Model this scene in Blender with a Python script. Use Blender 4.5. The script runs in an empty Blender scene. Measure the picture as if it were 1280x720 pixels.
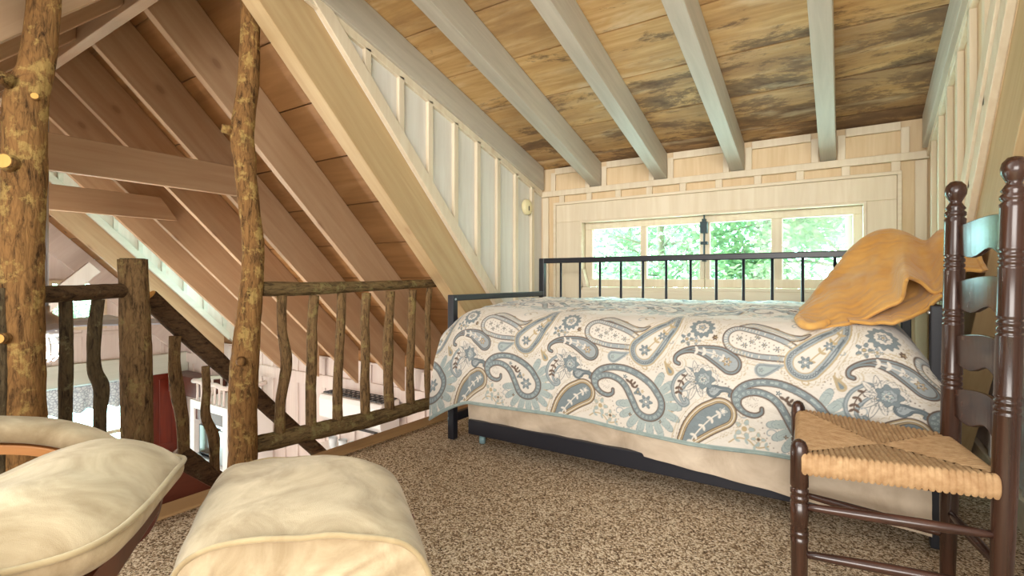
import bpy, bmesh, math, random
import numpy as np
from mathutils import Vector, Matrix, noise, Euler
R = random.Random(7)
PI = math.pi
scene = bpy.context.scene
COL = scene.collection

# ------------------------------------------------------------------ camera
F_PX, HOR, CAMZ, TH = 630.0, 349.0, 0.92, math.radians(33.3)
cd = bpy.data.cameras.new('camera')
cam = bpy.data.objects.new('camera', cd); COL.objects.link(cam)
cam.location = (0, 0, CAMZ); cam.rotation_euler = (PI/2, 0, TH)
cd.sensor_width = 36; cd.lens = F_PX/1280*36; cd.shift_y = -(360-HOR)/1280
cd.clip_start = 0.02
scene.camera = cam
S_, C_ = math.sin(TH), math.cos(TH)
def at(u, v, Y):
    """world point on the plane y = Y seen at photo pixel (u, v)"""
    a = (u-640)/F_PX; b = (HOR-v)/F_PX
    dx = a*C_-S_; dy = C_+a*S_
    t = Y/dy
    return Vector((t*dx, Y, CAMZ+b*t))

# ------------------------------------------------------------------ node helpers
class N:
    """tiny wrapper that turns arithmetic on sockets into math nodes"""
    def __init__(s, nt, sock): s.nt = nt; s.s = sock
    def _m(s, op, *a):
        n = s.nt.nodes.new('ShaderNodeMath'); n.operation = op
        for i, x in enumerate((s,)+a):
            if isinstance(x, N): s.nt.links.new(x.s, n.inputs[i])
            else: n.inputs[i].default_value = x
        return N(s.nt, n.outputs[0])
    def __add__(s, o): return s._m('ADD', o)
    def __sub__(s, o): return s._m('SUBTRACT', o)
    def __mul__(s, o): return s._m('MULTIPLY', o)
    def __truediv__(s, o): return s._m('DIVIDE', o)
    def min(s, o): return s._m('MINIMUM', o)
    def max(s, o): return s._m('MAXIMUM', o)
    def lt(s, o): return s._m('LESS_THAN', o)
    def gt(s, o): return s._m('GREATER_THAN', o)
    def abs(s): return s._m('ABSOLUTE')
    def sin(s): return s._m('SINE')
    def cos(s): return s._m('COSINE')
    def sqrt(s): return s._m('SQRT')
    def floor(s): return s._m('FLOOR')
    def atan2(s, o): return s._m('ARCTAN2', o)
    def pow(s, o): return s._m('POWER', o)
    def clamp(s):
        n = s._m('ADD', 0.0); n.s.node.use_clamp = True; return n

def new_mat(name, rough=.6, spec=.35, metal=0.0, color=None):
    m = bpy.data.materials.new(name); m.use_nodes = True
    nt = m.node_tree; b = nt.nodes['Principled BSDF']
    b.inputs['Roughness'].default_value = rough
    b.inputs['Specular IOR Level'].default_value = spec
    b.inputs['Metallic'].default_value = metal
    if color: b.inputs['Base Color'].default_value = (*color, 1)
    return m, nt, b
def srgb(r, g, b):
    f = lambda c: (c/255/12.92) if c/255 <= .04045 else ((c/255+.055)/1.055)**2.4
    return (f(r), f(g), f(b))
def coords(nt, scale=(1,1,1), kind='Object', loc=(0,0,0)):
    tc = nt.nodes.new('ShaderNodeTexCoord'); mp = nt.nodes.new('ShaderNodeMapping')
    mp.inputs['Scale'].default_value = scale; mp.inputs['Location'].default_value = loc
    nt.links.new(tc.outputs[kind], mp.inputs['Vector'])
    return mp.outputs['Vector']
def tex_noise(nt, vec, scale=5, detail=4, rough=.55, dist=0.0):
    n = nt.nodes.new('ShaderNodeTexNoise')
    n.inputs['Scale'].default_value = scale; n.inputs['Detail'].default_value = detail
    n.inputs['Roughness'].default_value = rough; n.inputs['Distortion'].default_value = dist
    nt.links.new(vec, n.inputs['Vector']); return n
def tex_vor(nt, vec, scale=5, feature='F1', rnd=1.0):
    n = nt.nodes.new('ShaderNodeTexVoronoi'); n.feature = feature
    n.inputs['Scale'].default_value = scale; n.inputs['Randomness'].default_value = rnd
    nt.links.new(vec, n.inputs['Vector']); return n
def ramp(nt, fac, stops, interp='LINEAR'):
    n = nt.nodes.new('ShaderNodeValToRGB'); cr = n.color_ramp; cr.interpolation = interp
    while len(cr.elements) < len(stops): cr.elements.new(.5)
    for e, (p, c) in zip(cr.elements, stops):
        e.position = p; e.color = (*c, 1) if len(c) == 3 else c
    nt.links.new(fac.s if isinstance(fac, N) else fac, n.inputs['Fac']); return n.outputs['Color']
def mix(nt, fac, a, b, mode='MIX'):
    n = nt.nodes.new('ShaderNodeMix'); n.data_type = 'RGBA'; n.blend_type = mode
    for sock, x in ((n.inputs[0], fac), (n.inputs[6], a), (n.inputs[7], b)):
        if isinstance(x, N): nt.links.new(x.s, sock)
        elif isinstance(x, bpy.types.NodeSocket): nt.links.new(x, sock)
        elif isinstance(x, (int, float)): sock.default_value = x
        else: sock.default_value = (*x, 1)
    return n.outputs[2]
def bump(nt, b, h, strength=.3, dist=.01):
    n = nt.nodes.new('ShaderNodeBump'); n.inputs['Strength'].default_value = strength
    n.inputs['Distance'].default_value = dist
    nt.links.new(h.s if isinstance(h, N) else h, n.inputs['Height']); nt.links.new(n.outputs['Normal'], b.inputs['Normal'])

def wood(name, c1, c2, axis=0, grain=22, rough=.55, spec=.3, knots=.5, isl=.12, bmp=.15, knotcol=None, streak=None):
    """sawn timber with grain along a local axis, knots and board to board variation"""
    m, nt, b = new_mat(name, rough, spec)
    sc = [1.0, 1.0, 1.0]; sc[axis] = .07
    v = coords(nt, tuple(sc))
    g = tex_noise(nt, v, grain, 6, .6, .6)
    col = ramp(nt, g.outputs['Fac'], [(.3, c1), (.68, c2)])
    sc2 = [1.0, 1.0, 1.0]; sc2[axis] = .25
    g2 = tex_noise(nt, coords(nt, tuple(sc2)), 3.2, 3, .5)
    col = mix(nt, N(nt, g2.outputs['Fac'])*.5, col, tuple(x*.72 for x in c1))
    if knots:
        kc = knotcol or tuple(x*.42 for x in c1)
        sk = [1.0, 1.0, 1.0]; sk[axis] = .55
        kv = tex_vor(nt, coords(nt, tuple(sk)), 2.6)
        d = N(nt, kv.outputs['Distance'])
        k = ramp(nt, d, [(0, (1,1,1)), (.035, (.9,.9,.9)), (.05, (.35,.35,.35)), (.09, (0,0,0))])
        col = mix(nt, N(nt, k)*knots, col, kc)
    if streak:
        st = tex_noise(nt, coords(nt, tuple(sc2), loc=(3,7,1)), 5, 5, .6, .4)
        sm = ramp(nt, st.outputs['Fac'], [(.55, (0,0,0)), (.75, (1,1,1))])
        col = mix(nt, N(nt, sm)*.5, col, streak)
    geo = nt.nodes.new('ShaderNodeNewGeometry')
    rnd = N(nt, geo.outputs['Random Per Island'])
    col = mix(nt, 1.0, col, mix(nt, rnd, (1-isl,)*3, (1+isl*.4,)*3), 'MULTIPLY')
    nt.links.new(col, b.inputs['Base Color'])
    bump(nt, b, g.outputs['Fac'], bmp, .004)
    return m

# ------------------------------------------------------------------ mesh helpers
ORG = {}
def jit(p, s, amp): return noise.noise(Vector(p)*s)*amp
class MB:
    def __init__(s): s.v = []; s.f = []; s.uv = None
    def add(s, vs, fs):
        o = len(s.v); s.v += [tuple(x) for x in vs]; s.f += [tuple(i+o for i in f) for f in fs]; return s
    def box(s, x0, x1, y0, y1, z0, z1):
        v = [(x0,y0,z0),(x1,y0,z0),(x1,y1,z0),(x0,y1,z0),(x0,y0,z1),(x1,y0,z1),(x1,y1,z1),(x0,y1,z1)]
        return s.add(v, [(0,3,2,1),(4,5,6,7),(0,1,5,4),(1,2,6,5),(2,3,7,6),(3,0,4,7)])
    def prism(s, pts, axis, a, b):
        """polygon extruded along an axis: axis 0 -> pts are (y,z); 1 -> (x,z); 2 -> (x,y)"""
        n = len(pts)
        def P(p, t): return (t,p[0],p[1]) if axis == 0 else (p[0],t,p[1]) if axis == 1 else (p[0],p[1],t)
        vs = [P(p, a) for p in pts]+[P(p, b) for p in pts]
        fs = [tuple(range(n))[::-1], tuple(range(n, 2*n))]+[(i,(i+1)%n,n+(i+1)%n,n+i) for i in range(n)]
        return s.add(vs, fs)
    def bar(s, p, q, w, h, up=(0,0,1)):
        p, q = Vector(p), Vector(q); d = (q-p).normalized(); up = Vector(up)
        sd = d.cross(up).normalized(); up = sd.cross(d).normalized()
        vs = []
        for c in (p, q):
            for a, b2 in ((-1,-1),(1,-1),(1,1),(-1,1)): vs.append(c+sd*(a*w/2)+up*(b2*h/2))
        return s.add(vs, [(0,1,2,3),(7,6,5,4),(0,4,5,1),(1,5,6,2),(2,6,7,3),(3,7,4,0)])
    def tube(s, pts, rad, seg=10, caps=True, rough=0.0, seed=0, closed=False, nscale=9):
        pts = [Vector(p) for p in pts]; n = len(pts)
        if not hasattr(rad, '__len__'): rad = [rad]*n
        t0 = (pts[1]-pts[0]).normalized()
        nrm = t0.orthogonal().normalized()
        if abs(t0.z) < .9: nrm = (Vector((0,0,1))-t0*t0.z).normalized()
        vs = []
        for i, p in enumerate(pts):
            a = pts[i-1] if i > 0 else (pts[-1] if closed else p); c = pts[(i+1)%n] if (i < n-1 or closed) else p
            t = (c-a).normalized(); nrm = (nrm-t*nrm.dot(t)).normalized(); bn = t.cross(nrm)
            for k in range(seg):
                th = 2*PI*k/seg; dr = nrm*math.cos(th)+bn*math.sin(th)
                r = rad[i]
                if rough:
                    q = p+dr*r+Vector((seed*3.7, seed*1.3, 0))
                    r *= 1+rough*(noise.noise(q*nscale)+.6*noise.noise(q*nscale*3.1))
                vs.append(p+dr*r)
        fs = []
        for i in range(n if closed else n-1):
            j = (i+1)%n
            for k in range(seg): fs.append((i*seg+k, i*seg+(k+1)%seg, j*seg+(k+1)%seg, j*seg+k))
        if caps and not closed: fs += [tuple(range(seg))[::-1], tuple((n-1)*seg+k for k in range(seg))]
        return s.add(vs, fs)
    def lathe(s, prof, p=(0,0,0), d=(0,0,1), seg=20):
        """profile of (radius, height) spun round an axis from p along d"""
        p = Vector(p); d = Vector(d).normalized(); a = d.orthogonal().normalized(); b = d.cross(a)
        vs = [p+d*h+(a*math.cos(2*PI*k/seg)+b*math.sin(2*PI*k/seg))*max(r, 1e-4) for r, h in prof for k in range(seg)]
        n = len(prof)
        fs = [(i*seg+k, i*seg+(k+1)%seg, (i+1)*seg+(k+1)%seg, (i+1)*seg+k) for i in range(n-1) for k in range(seg)]
        fs += [tuple(range(seg))[::-1], tuple((n-1)*seg+k for k in range(seg))]
        return s.add(vs, fs)
    def grid(s, P, closed_u=False):
        """P[i][j] points -> quads"""
        n, m = len(P), len(P[0])
        vs = [p for row in P for p in row]
        fs = [(i*m+j, (i+1)%n*m+j, (i+1)%n*m+j+1, i*m+j+1) for i in range(n if closed_u else n-1) for j in range(m-1)]
        return s.add(vs, fs)
    def build(s, name, mat, parent=None, smooth=False, bevel=0, local=False, sub=0, solid=0, orient=None, uv=None):
        me = bpy.data.meshes.new(name)
        vs = [Vector(p) for p in s.v]
        if orient is not None:                       # (origin, matrix): mesh kept in its own straight frame
            o, M3 = orient; inv = M3.transposed(); vs = [inv @ (p-o) for p in vs]
        elif parent is not None:
            if not local: vs = [p-ORG[parent.name] for p in vs]
        else:
            xs = [p.x for p in vs]; ys = [p.y for p in vs]; zs = [p.z for p in vs]
            o = Vector(((min(xs)+max(xs))/2, (min(ys)+max(ys))/2, min(zs))); vs = [p-o for p in vs]
        me.from_pydata([tuple(p) for p in vs], [], s.f)
        if uv is not None:
            l = me.uv_layers.new(name='UVMap')
            for lp in me.loops: l.data[lp.index].uv = uv[lp.vertex_index]
        me.materials.append(mat)
        bm = bmesh.new(); bm.from_mesh(me); bmesh.ops.recalc_face_normals(bm, faces=bm.faces); bm.to_mesh(me); bm.free()
        ob = bpy.data.objects.new(name, me); COL.objects.link(ob)
        if smooth:
            for p in me.polygons: p.use_smooth = True
        if orient is not None:
            ob.matrix_world = Matrix.Translation(orient[0]) @ orient[1].to_4x4(); ORG[ob.name] = orient[0]
        elif parent is not None: ob.parent = parent; ORG[ob.name] = ORG[parent.name]
        else: ob.location = o; ORG[ob.name] = o
        if bevel:
            b = ob.modifiers.new('bevel', 'BEVEL'); b.width = bevel; b.segments = 2; b.limit_method = 'ANGLE'; b.angle_limit = .6
        if solid:
            so = ob.modifiers.new('thick', 'SOLIDIFY'); so.thickness = solid; so.offset = -1
        if sub:
            sb = ob.modifiers.new('sub', 'SUBSURF'); sb.levels = sub; sb.render_levels = sub
        return ob

def tag(o, label, cat, group=None, kind=None):
    o['label'] = label; o['category'] = cat
    if group: o['group'] = group
    if kind: o['kind'] = kind
    return o
def struct(o): o['kind'] = 'structure'; return o
def thing(name, label, cat, loc, group=None, rz=0):
    o = bpy.data.objects.new(name, None); COL.objects.link(o)
    o.empty_display_size = .1; o.location = loc; o.rotation_euler = (0,0,rz)
    ORG[o.name] = Vector(loc)
    return tag(o, label, cat, group)

# ------------------------------------------------------------------ materials
M = {}
CREAM1, CREAM2 = srgb(226,206,172), srgb(240,224,194)
M['wall_warm'] = wood('cream painted boards', srgb(216,190,150), srgb(232,210,174), 2, 26, .6, .25, .35, .06, .12, srgb(170,120,70))
M['wall_cool'] = wood('white washed boards', srgb(226,222,212), srgb(240,238,230), 2, 26, .6, .25, .3, .06, .12, srgb(180,140,100))
M['wall_hall'] = wood('pale pink white boards', srgb(226,212,206), srgb(238,228,222), 2, 22, .6, .25, .2, .05, .1)
M['trim'] = wood('cream trim timber', srgb(222,206,178), srgb(236,224,200), 0, 24, .5, .3, .4, .05, .12, srgb(170,120,70))
M['trimz'] = wood('cream trim timber upright', srgb(222,206,178), srgb(236,224,200), 2, 24, .5, .3, .4, .05, .12, srgb(170,120,70))
M['raf_d'] = wood('grey washed rafter timber', srgb(186,178,162), srgb(208,200,184), 0, 26, .6, .25, .6, .08, .15, srgb(120,100,75))
M['raf_m'] = wood('tan rafter timber', srgb(184,150,116), srgb(206,176,142), 0, 18, .55, .3, .5, .08, .12, srgb(120,80,55))
M['raf_p'] = wood('blonde beam timber', srgb(186,156,112), srgb(206,180,136), 0, 20, .55, .3, .45, .08, .12, srgb(150,110,70))
M['plank_m'] = wood('brown roof boards', srgb(142,102,60), srgb(176,130,82), 0, 12, .55, .3, .7, .25, .15, srgb(76,48,30), srgb(190,148,100))
M['beam_teal'] = wood('pale grey green beam', srgb(214,220,208), srgb(228,232,222), 1, 18, .55, .3, .2, .05, .1)

def plank_dormer():
    m, nt, b = new_mat('stained dormer roof boards', .65, .2)
    v = coords(nt, (.08,1,1)); g = tex_noise(nt, v, 16, 6, .62, .8)
    col = ramp(nt, g.outputs['Fac'], [(.28, srgb(180,138,88)), (.5, srgb(204,164,110)), (.72, srgb(224,190,142))])
    geo = nt.nodes.new('ShaderNodeNewGeometry'); rnd = N(nt, geo.outputs['Random Per Island'])
    # each board slides its own patch of the stain and knot patterns
    tc = nt.nodes.new('ShaderNodeTexCoord'); cx = nt.nodes.new('ShaderNodeCombineXYZ')
    nt.links.new((rnd*17.0).s, cx.inputs[0]); nt.links.new((rnd*3.0).s, cx.inputs[2])
    ad = nt.nodes.new('ShaderNodeVectorMath'); ad.operation = 'ADD'
    nt.links.new(tc.outputs['Object'], ad.inputs[0]); nt.links.new(cx.outputs[0], ad.inputs[1])
    def mp(sc):
        n = nt.nodes.new('ShaderNodeMapping'); n.inputs['Scale'].default_value = sc
        nt.links.new(ad.outputs[0], n.inputs['Vector']); return n.outputs['Vector']
    st = tex_noise(nt, mp((.6,1.7,1)), 3.4, 12, .74, .35)
    sx = nt.nodes.new('ShaderNodeSeparateXYZ'); nt.links.new(tc.outputs['Object'], sx.inputs[0])
    y = N(nt, sx.outputs['Y']); x = N(nt, sx.outputs['X'])
    wallness = ((y+.35)*.10+(x*.034)).clamp()          # damp got in along the eave
    s = ramp(nt, N(nt, st.outputs['Fac'])+wallness, [(.60, (0,0,0)), (.655, (.7,.7,.7)), (.76, (1,1,1))])
    col = mix(nt, N(nt, s)*.9, col, srgb(74,58,50))
    st2 = tex_noise(nt, mp((.4,1.2,1)), 1.4, 8, .7)
    s2 = ramp(nt, N(nt, st2.outputs['Fac'])+wallness, [(.52, (0,0,0)), (.72, (1,1,1))])
    col = mix(nt, N(nt, s2)*.62, col, srgb(128,100,78))
    wf = tex_noise(nt, mp((.5,2.2,1)), 3.1, 5, .6, .3)
    w = ramp(nt, wf.outputs['Fac'], [(.58, (0,0,0)), (.7, (1,1,1))])
    col = mix(nt, N(nt, w)*.45, col, srgb(236,216,180))
    kv = tex_vor(nt, mp((.6,1,1)), 1.9); d = N(nt, kv.outputs['Distance'])
    k = ramp(nt, d, [(0, (1,1,1)), (.05, (.5,.5,.5)), (.06, (.9,.9,.9)), (.085, (.2,.2,.2)), (.1, (0,0,0))])
    col = mix(nt, N(nt, k)*.65, col, srgb(120,84,52))
    nt.links.new(col, b.inputs['Base Color']); bump(nt, b, g.outputs['Fac'], .2, .004)
    return m
M['plank_d'] = plank_dormer()

def bark(name, axis, c_dark, c_mid, c_lich, lich=.55, bscale=38):
    m, nt, b = new_mat(name, .85, .15)
    sc = [1.0,1.0,1.0]; sc[axis] = .22
    v = coords(nt, tuple(sc)); g = tex_noise(nt, v, bscale*1.7, 8, .72, .5)
    col = ramp(nt, g.outputs['Fac'], [(.34, c_dark), (.5, c_mid), (.7, tuple(min(1, x*1.35) for x in c_mid))])
    vz = tex_vor(nt, coords(nt, tuple(sc)), bscale*1.5, 'DISTANCE_TO_EDGE')
    cr = ramp(nt, vz.outputs['Distance'], [(0, (1,1,1)), (.06, (0,0,0))])
    col = mix(nt, N(nt, cr)*.32, col, c_dark)
    l1 = tex_noise(nt, coords(nt), 13, 8, .74, .15)
    lm = ramp(nt, l1.outputs['Fac'], [(lich, (0,0,0)), (lich+.06, (1,1,1))])
    l2 = tex_noise(nt, coords(nt), 60, 3, .6)
    lc = mix(nt, l2.outputs['Fac'], tuple(x*.5 for x in c_lich), c_lich)
    col = mix(nt, N(nt, lm)*.75, col, lc)
    nt.links.new(col, b.inputs['Base Color'])
    bump(nt, b, N(nt, g.outputs['Fac'])+N(nt, vz.outputs['Distance'])*.6, .9, .012)
    return m
M['bark_post'] = bark('lichened post bark', 2, srgb(50,34,20), srgb(134,98,58), srgb(196,164,98), .53, 30)
M['bark_up'] = bark('upright stick bark', 2, srgb(52,38,24), srgb(122,96,64), srgb(164,144,92), .55, 40)
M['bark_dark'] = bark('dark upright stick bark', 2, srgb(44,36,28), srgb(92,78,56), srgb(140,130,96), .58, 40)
M['bark_y'] = bark('rail bark', 1, srgb(56,44,30), srgb(116,96,64), srgb(158,146,96), .54, 36)
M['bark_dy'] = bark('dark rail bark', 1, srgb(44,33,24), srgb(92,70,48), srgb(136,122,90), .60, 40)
M['cutwood'] = wood('cut branch end', srgb(206,150,76), srgb(228,180,104), 2, 30, .7, .2, 0, 0, .1)

def carpet_mat():
    m, nt, b = new_mat('speckled brown carpet pile', .95, .05)
    v = coords(nt)
    vo = tex_vor(nt, v, 170); vo2 = tex_vor(nt, v, 330)
    sep = nt.nodes.new('ShaderNodeSeparateColor'); nt.links.new(vo.outputs['Color'], sep.inputs[0])
    sep2 = nt.nodes.new('ShaderNodeSeparateColor'); nt.links.new(vo2.outputs['Color'], sep2.inputs[0])
    f = N(nt, sep.outputs[0])*.62+N(nt, sep2.outputs[0])*.38
    col = ramp(nt, f, [(.2, srgb(84,66,50)), (.36, srgb(140,116,90)), (.54, srgb(180,156,126)), (.74, srgb(222,206,180))])
    lg = tex_noise(nt, v, 2.4, 3, .5)
    col = mix(nt, 1.0, col, mix(nt, lg.outputs['Fac'], (.9,)*3, (1.1,)*3), 'MULTIPLY')
    nt.links.new(col, b.inputs['Base Color'])
    bump(nt, b, N(nt, vo.outputs['Distance'])*-1.0+N(nt, vo2.outputs['Distance'])*-.5, .45, .008)
    return m
M['carpet'] = carpet_mat()
M['black'] = new_mat('black powder coated steel', .38, .5, 0, srgb(30,32,40))[0]
M['blackplastic'] = new_mat('black caster plastic', .3, .5, 0, srgb(24,26,30))[0]
M['bolt'] = new_mat('steel bolt head', .3, .5, .9, srgb(190,200,205))[0]
M['clear'] = new_mat('milky grey caster wheel', .25, .5, 0, srgb(120,150,155))[0]
def fabric(name, c1, c2, ns=5, weave=900, bs=.25, rough=.9, sheen=.3, big=None):
    m, nt, b = new_mat(name, rough, .15)
    b.inputs['Sheen Weight'].default_value = sheen
    n1 = tex_noise(nt, coords(nt), ns, 6, .62, .8)
    col = ramp(nt, n1.outputs['Fac'], [(.34, c1), (.66, c2)])
    if big:
        n3 = tex_noise(nt, coords(nt), ns*.45, 4, .6, 1.0)
        col = mix(nt, N(nt, ramp(nt, n3.outputs['Fac'], [(.5, (0,0,0)), (.68, (1,1,1))]))*.4, col, big)
    nt.links.new(col, b.inputs['Base Color'])
    n2 = tex_noise(nt, coords(nt), weave, 2, .5)
    bump(nt, b, N(nt, n2.outputs['Fac'])*.35+N(nt, n1.outputs['Fac']), bs, .006)
    return m
M['suede'] = fabric('cream suede', srgb(154,133,102), srgb(198,178,146), 7, 700, .45, .9, .2, srgb(136,118,92))
M['pipe'] = fabric('cream piping', srgb(150,130,96), srgb(172,152,116), 9, 700, .2)
M['ticking'] = fabric('beige box spring cloth', srgb(178,160,138), srgb(208,192,170), 5, 700, .5)
M['mattress'] = fabric('white mattress cover', srgb(220,214,204), srgb(232,228,220), 4, 700, .25)
def mustard():
    m, nt, b = new_mat('mustard quilted cotton', .85, .15); b.inputs['Sheen Weight'].default_value = .2
    n1 = tex_noise(nt, coords(nt), 5, 4, .6)
    col = ramp(nt, n1.outputs['Fac'], [(.35, srgb(194,142,72)), (.68, srgb(212,166,96))])
    w = nt.nodes.new('ShaderNodeTexWave'); w.wave_type = 'RINGS'; w.inputs['Scale'].default_value = 9
    w.inputs['Distortion'].default_value = 9; w.inputs['Detail'].default_value = 1.5; w.inputs['Detail Scale'].default_value = 1.2
    nt.links.new(coords(nt), w.inputs['Vector'])
    nt.links.new(col, b.inputs['Base Color'])
    bump(nt, b, N(nt, w.outputs['Fac'])*.6+N(nt, tex_noise(nt, coords(nt), 500, 2).outputs['Fac'])*.2, .55, .006)
    return m
M['mustard'] = mustard()
M['hem'] = fabric('grey green hem binding', srgb(128,144,140), srgb(150,164,158), 20, 700, .2)
M['pillow'] = fabric('tan pillowcase', srgb(150,104,60), srgb(170,122,74), 4, 700, .25)
M['walnut'] = wood('dark red brown turned wood', srgb(36,20,14), srgb(80,50,36), 2, 30, .22, .6, .1, .0, .08)
M['walnut_x'] = wood('dark red brown rung wood', srgb(40,24,20), srgb(86,56,44), 0, 30, .22, .6, .1, .0, .08)
M['mahog'] = wood('mahogany bentwood', srgb(88,40,24), srgb(120,58,36), 0, 20, .3, .5, 0, 0, .05)
M['beech'] = wood('honey bentwood arm', srgb(202,132,72), srgb(226,160,98), 0, 18, .35, .45, 0, 0, .05)
M['redwood'] = wood('red brown stair board', srgb(84,40,27), srgb(112,58,40), 1, 14, .4, .4, .2, .1, .06)
M['reddoor'] = wood('mahogany red door', srgb(96,28,14), srgb(136,48,24), 2, 14, .35, .5, .2, .1, .06)
M['edge'] = wood('loft edge strip', srgb(150,116,78), srgb(176,142,98), 1, 16, .5, .3, .2, .1, .08)
M['white'] = new_mat('white enamel', .4, .4, 0, srgb(236,234,232))[0]
M['offwhite'] = new_mat('cream plastic', .45, .35, 0, srgb(232,220,176))[0]
M['grille'] = new_mat('dark grille slats', .6, .3, 0, srgb(70,70,72))[0]
M['fanblade'] = new_mat('pale blue grey fan blade', .35, .5, 0, srgb(176,184,200))[0]
M['blackglass'] = new_mat('black glass', .06, .6, 0, srgb(14,14,18))[0]
M['steel'] = new_mat('brushed steel', .28, .5, .85, srgb(190,196,200))[0]
M['tealmetal'] = new_mat('blackened latch metal', .4, .5, .3, srgb(34,56,60))[0]
M['dirtglass'] = new_mat('drinking glass', .08, .6, 0, srgb(220,228,232))[0]
def glass():
    m, nt, b = new_mat('window glass', .02, .5)
    for n in list(nt.nodes):
        if n.type != 'OUTPUT_MATERIAL': nt.nodes.remove(n)
    out = [n for n in nt.nodes if n.type == 'OUTPUT_MATERIAL'][0]
    t = nt.nodes.new('ShaderNodeBsdfTransparent'); g = nt.nodes.new('ShaderNodeBsdfGlossy'); g.inputs['Roughness'].default_value = .02
    t.inputs['Color'].default_value = (.93,.98,.97,1)
    mx = nt.nodes.new('ShaderNodeMixShader'); mx.inputs[0].default_value = .012
    nt.links.new(t.outputs[0], mx.inputs[1]); nt.links.new(g.outputs[0], mx.inputs[2]); nt.links.new(mx.outputs[0], out.inputs['Surface'])
    return m
M['glass'] = glass()
def lace():
    m, nt, b = new_mat('white lace valance', .9, .1)
    v = tex_vor(nt, coords(nt), 26, 'DISTANCE_TO_EDGE')
    n2 = tex_noise(nt, coords(nt), 14, 5, .7)
    col = ramp(nt, N(nt, v.outputs['Distance'])*2+N(nt, n2.outputs['Fac'])*.4, [(.15, srgb(150,168,190)), (.5, srgb(226,238,246))])
    nt.links.new(col, b.inputs['Base Color']); b.inputs['Transmission Weight'].default_value = 0
    return m
M['lace'] = lace()
def lamp_mat():
    m, nt, b = new_mat('lit frosted lamp glass', .4, .4, 0, srgb(255,240,230))
    b.inputs['Emission Color'].default_value = (1,.86,.74,1); b.inputs['Emission Strength'].default_value = 1.2
    return m
M['lampglass'] = lamp_mat()
def leaf_mat():
    m, nt, b = new_mat('sunlit green leaves', .5, .3)
    geo = nt.nodes.new('ShaderNodeNewGeometry')
    col = ramp(nt, geo.outputs['Random Per Island'], [(0, srgb(140,176,144)), (.5, srgb(180,208,172)), (1, srgb(214,224,186))])
    nt.links.new(col, b.inputs['Base Color'])
    tr = nt.nodes.new('ShaderNodeBsdfTranslucent'); nt.links.new(col, tr.inputs['Color'])
    mx = nt.nodes.new('ShaderNodeMixShader'); mx.inputs[0].default_value = .55
    out = [n for n in nt.nodes if n.type == 'OUTPUT_MATERIAL'][0]
    nt.links.new(b.outputs[0], mx.inputs[1]); nt.links.new(tr.outputs[0], mx.inputs[2]); nt.links.new(mx.outputs[0], out.inputs['Surface'])
    return m
M['leaf'] = leaf_mat()
M['branch'] = new_mat('grey tree bark', .8, .2, 0, srgb(168,162,154))[0]

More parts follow.
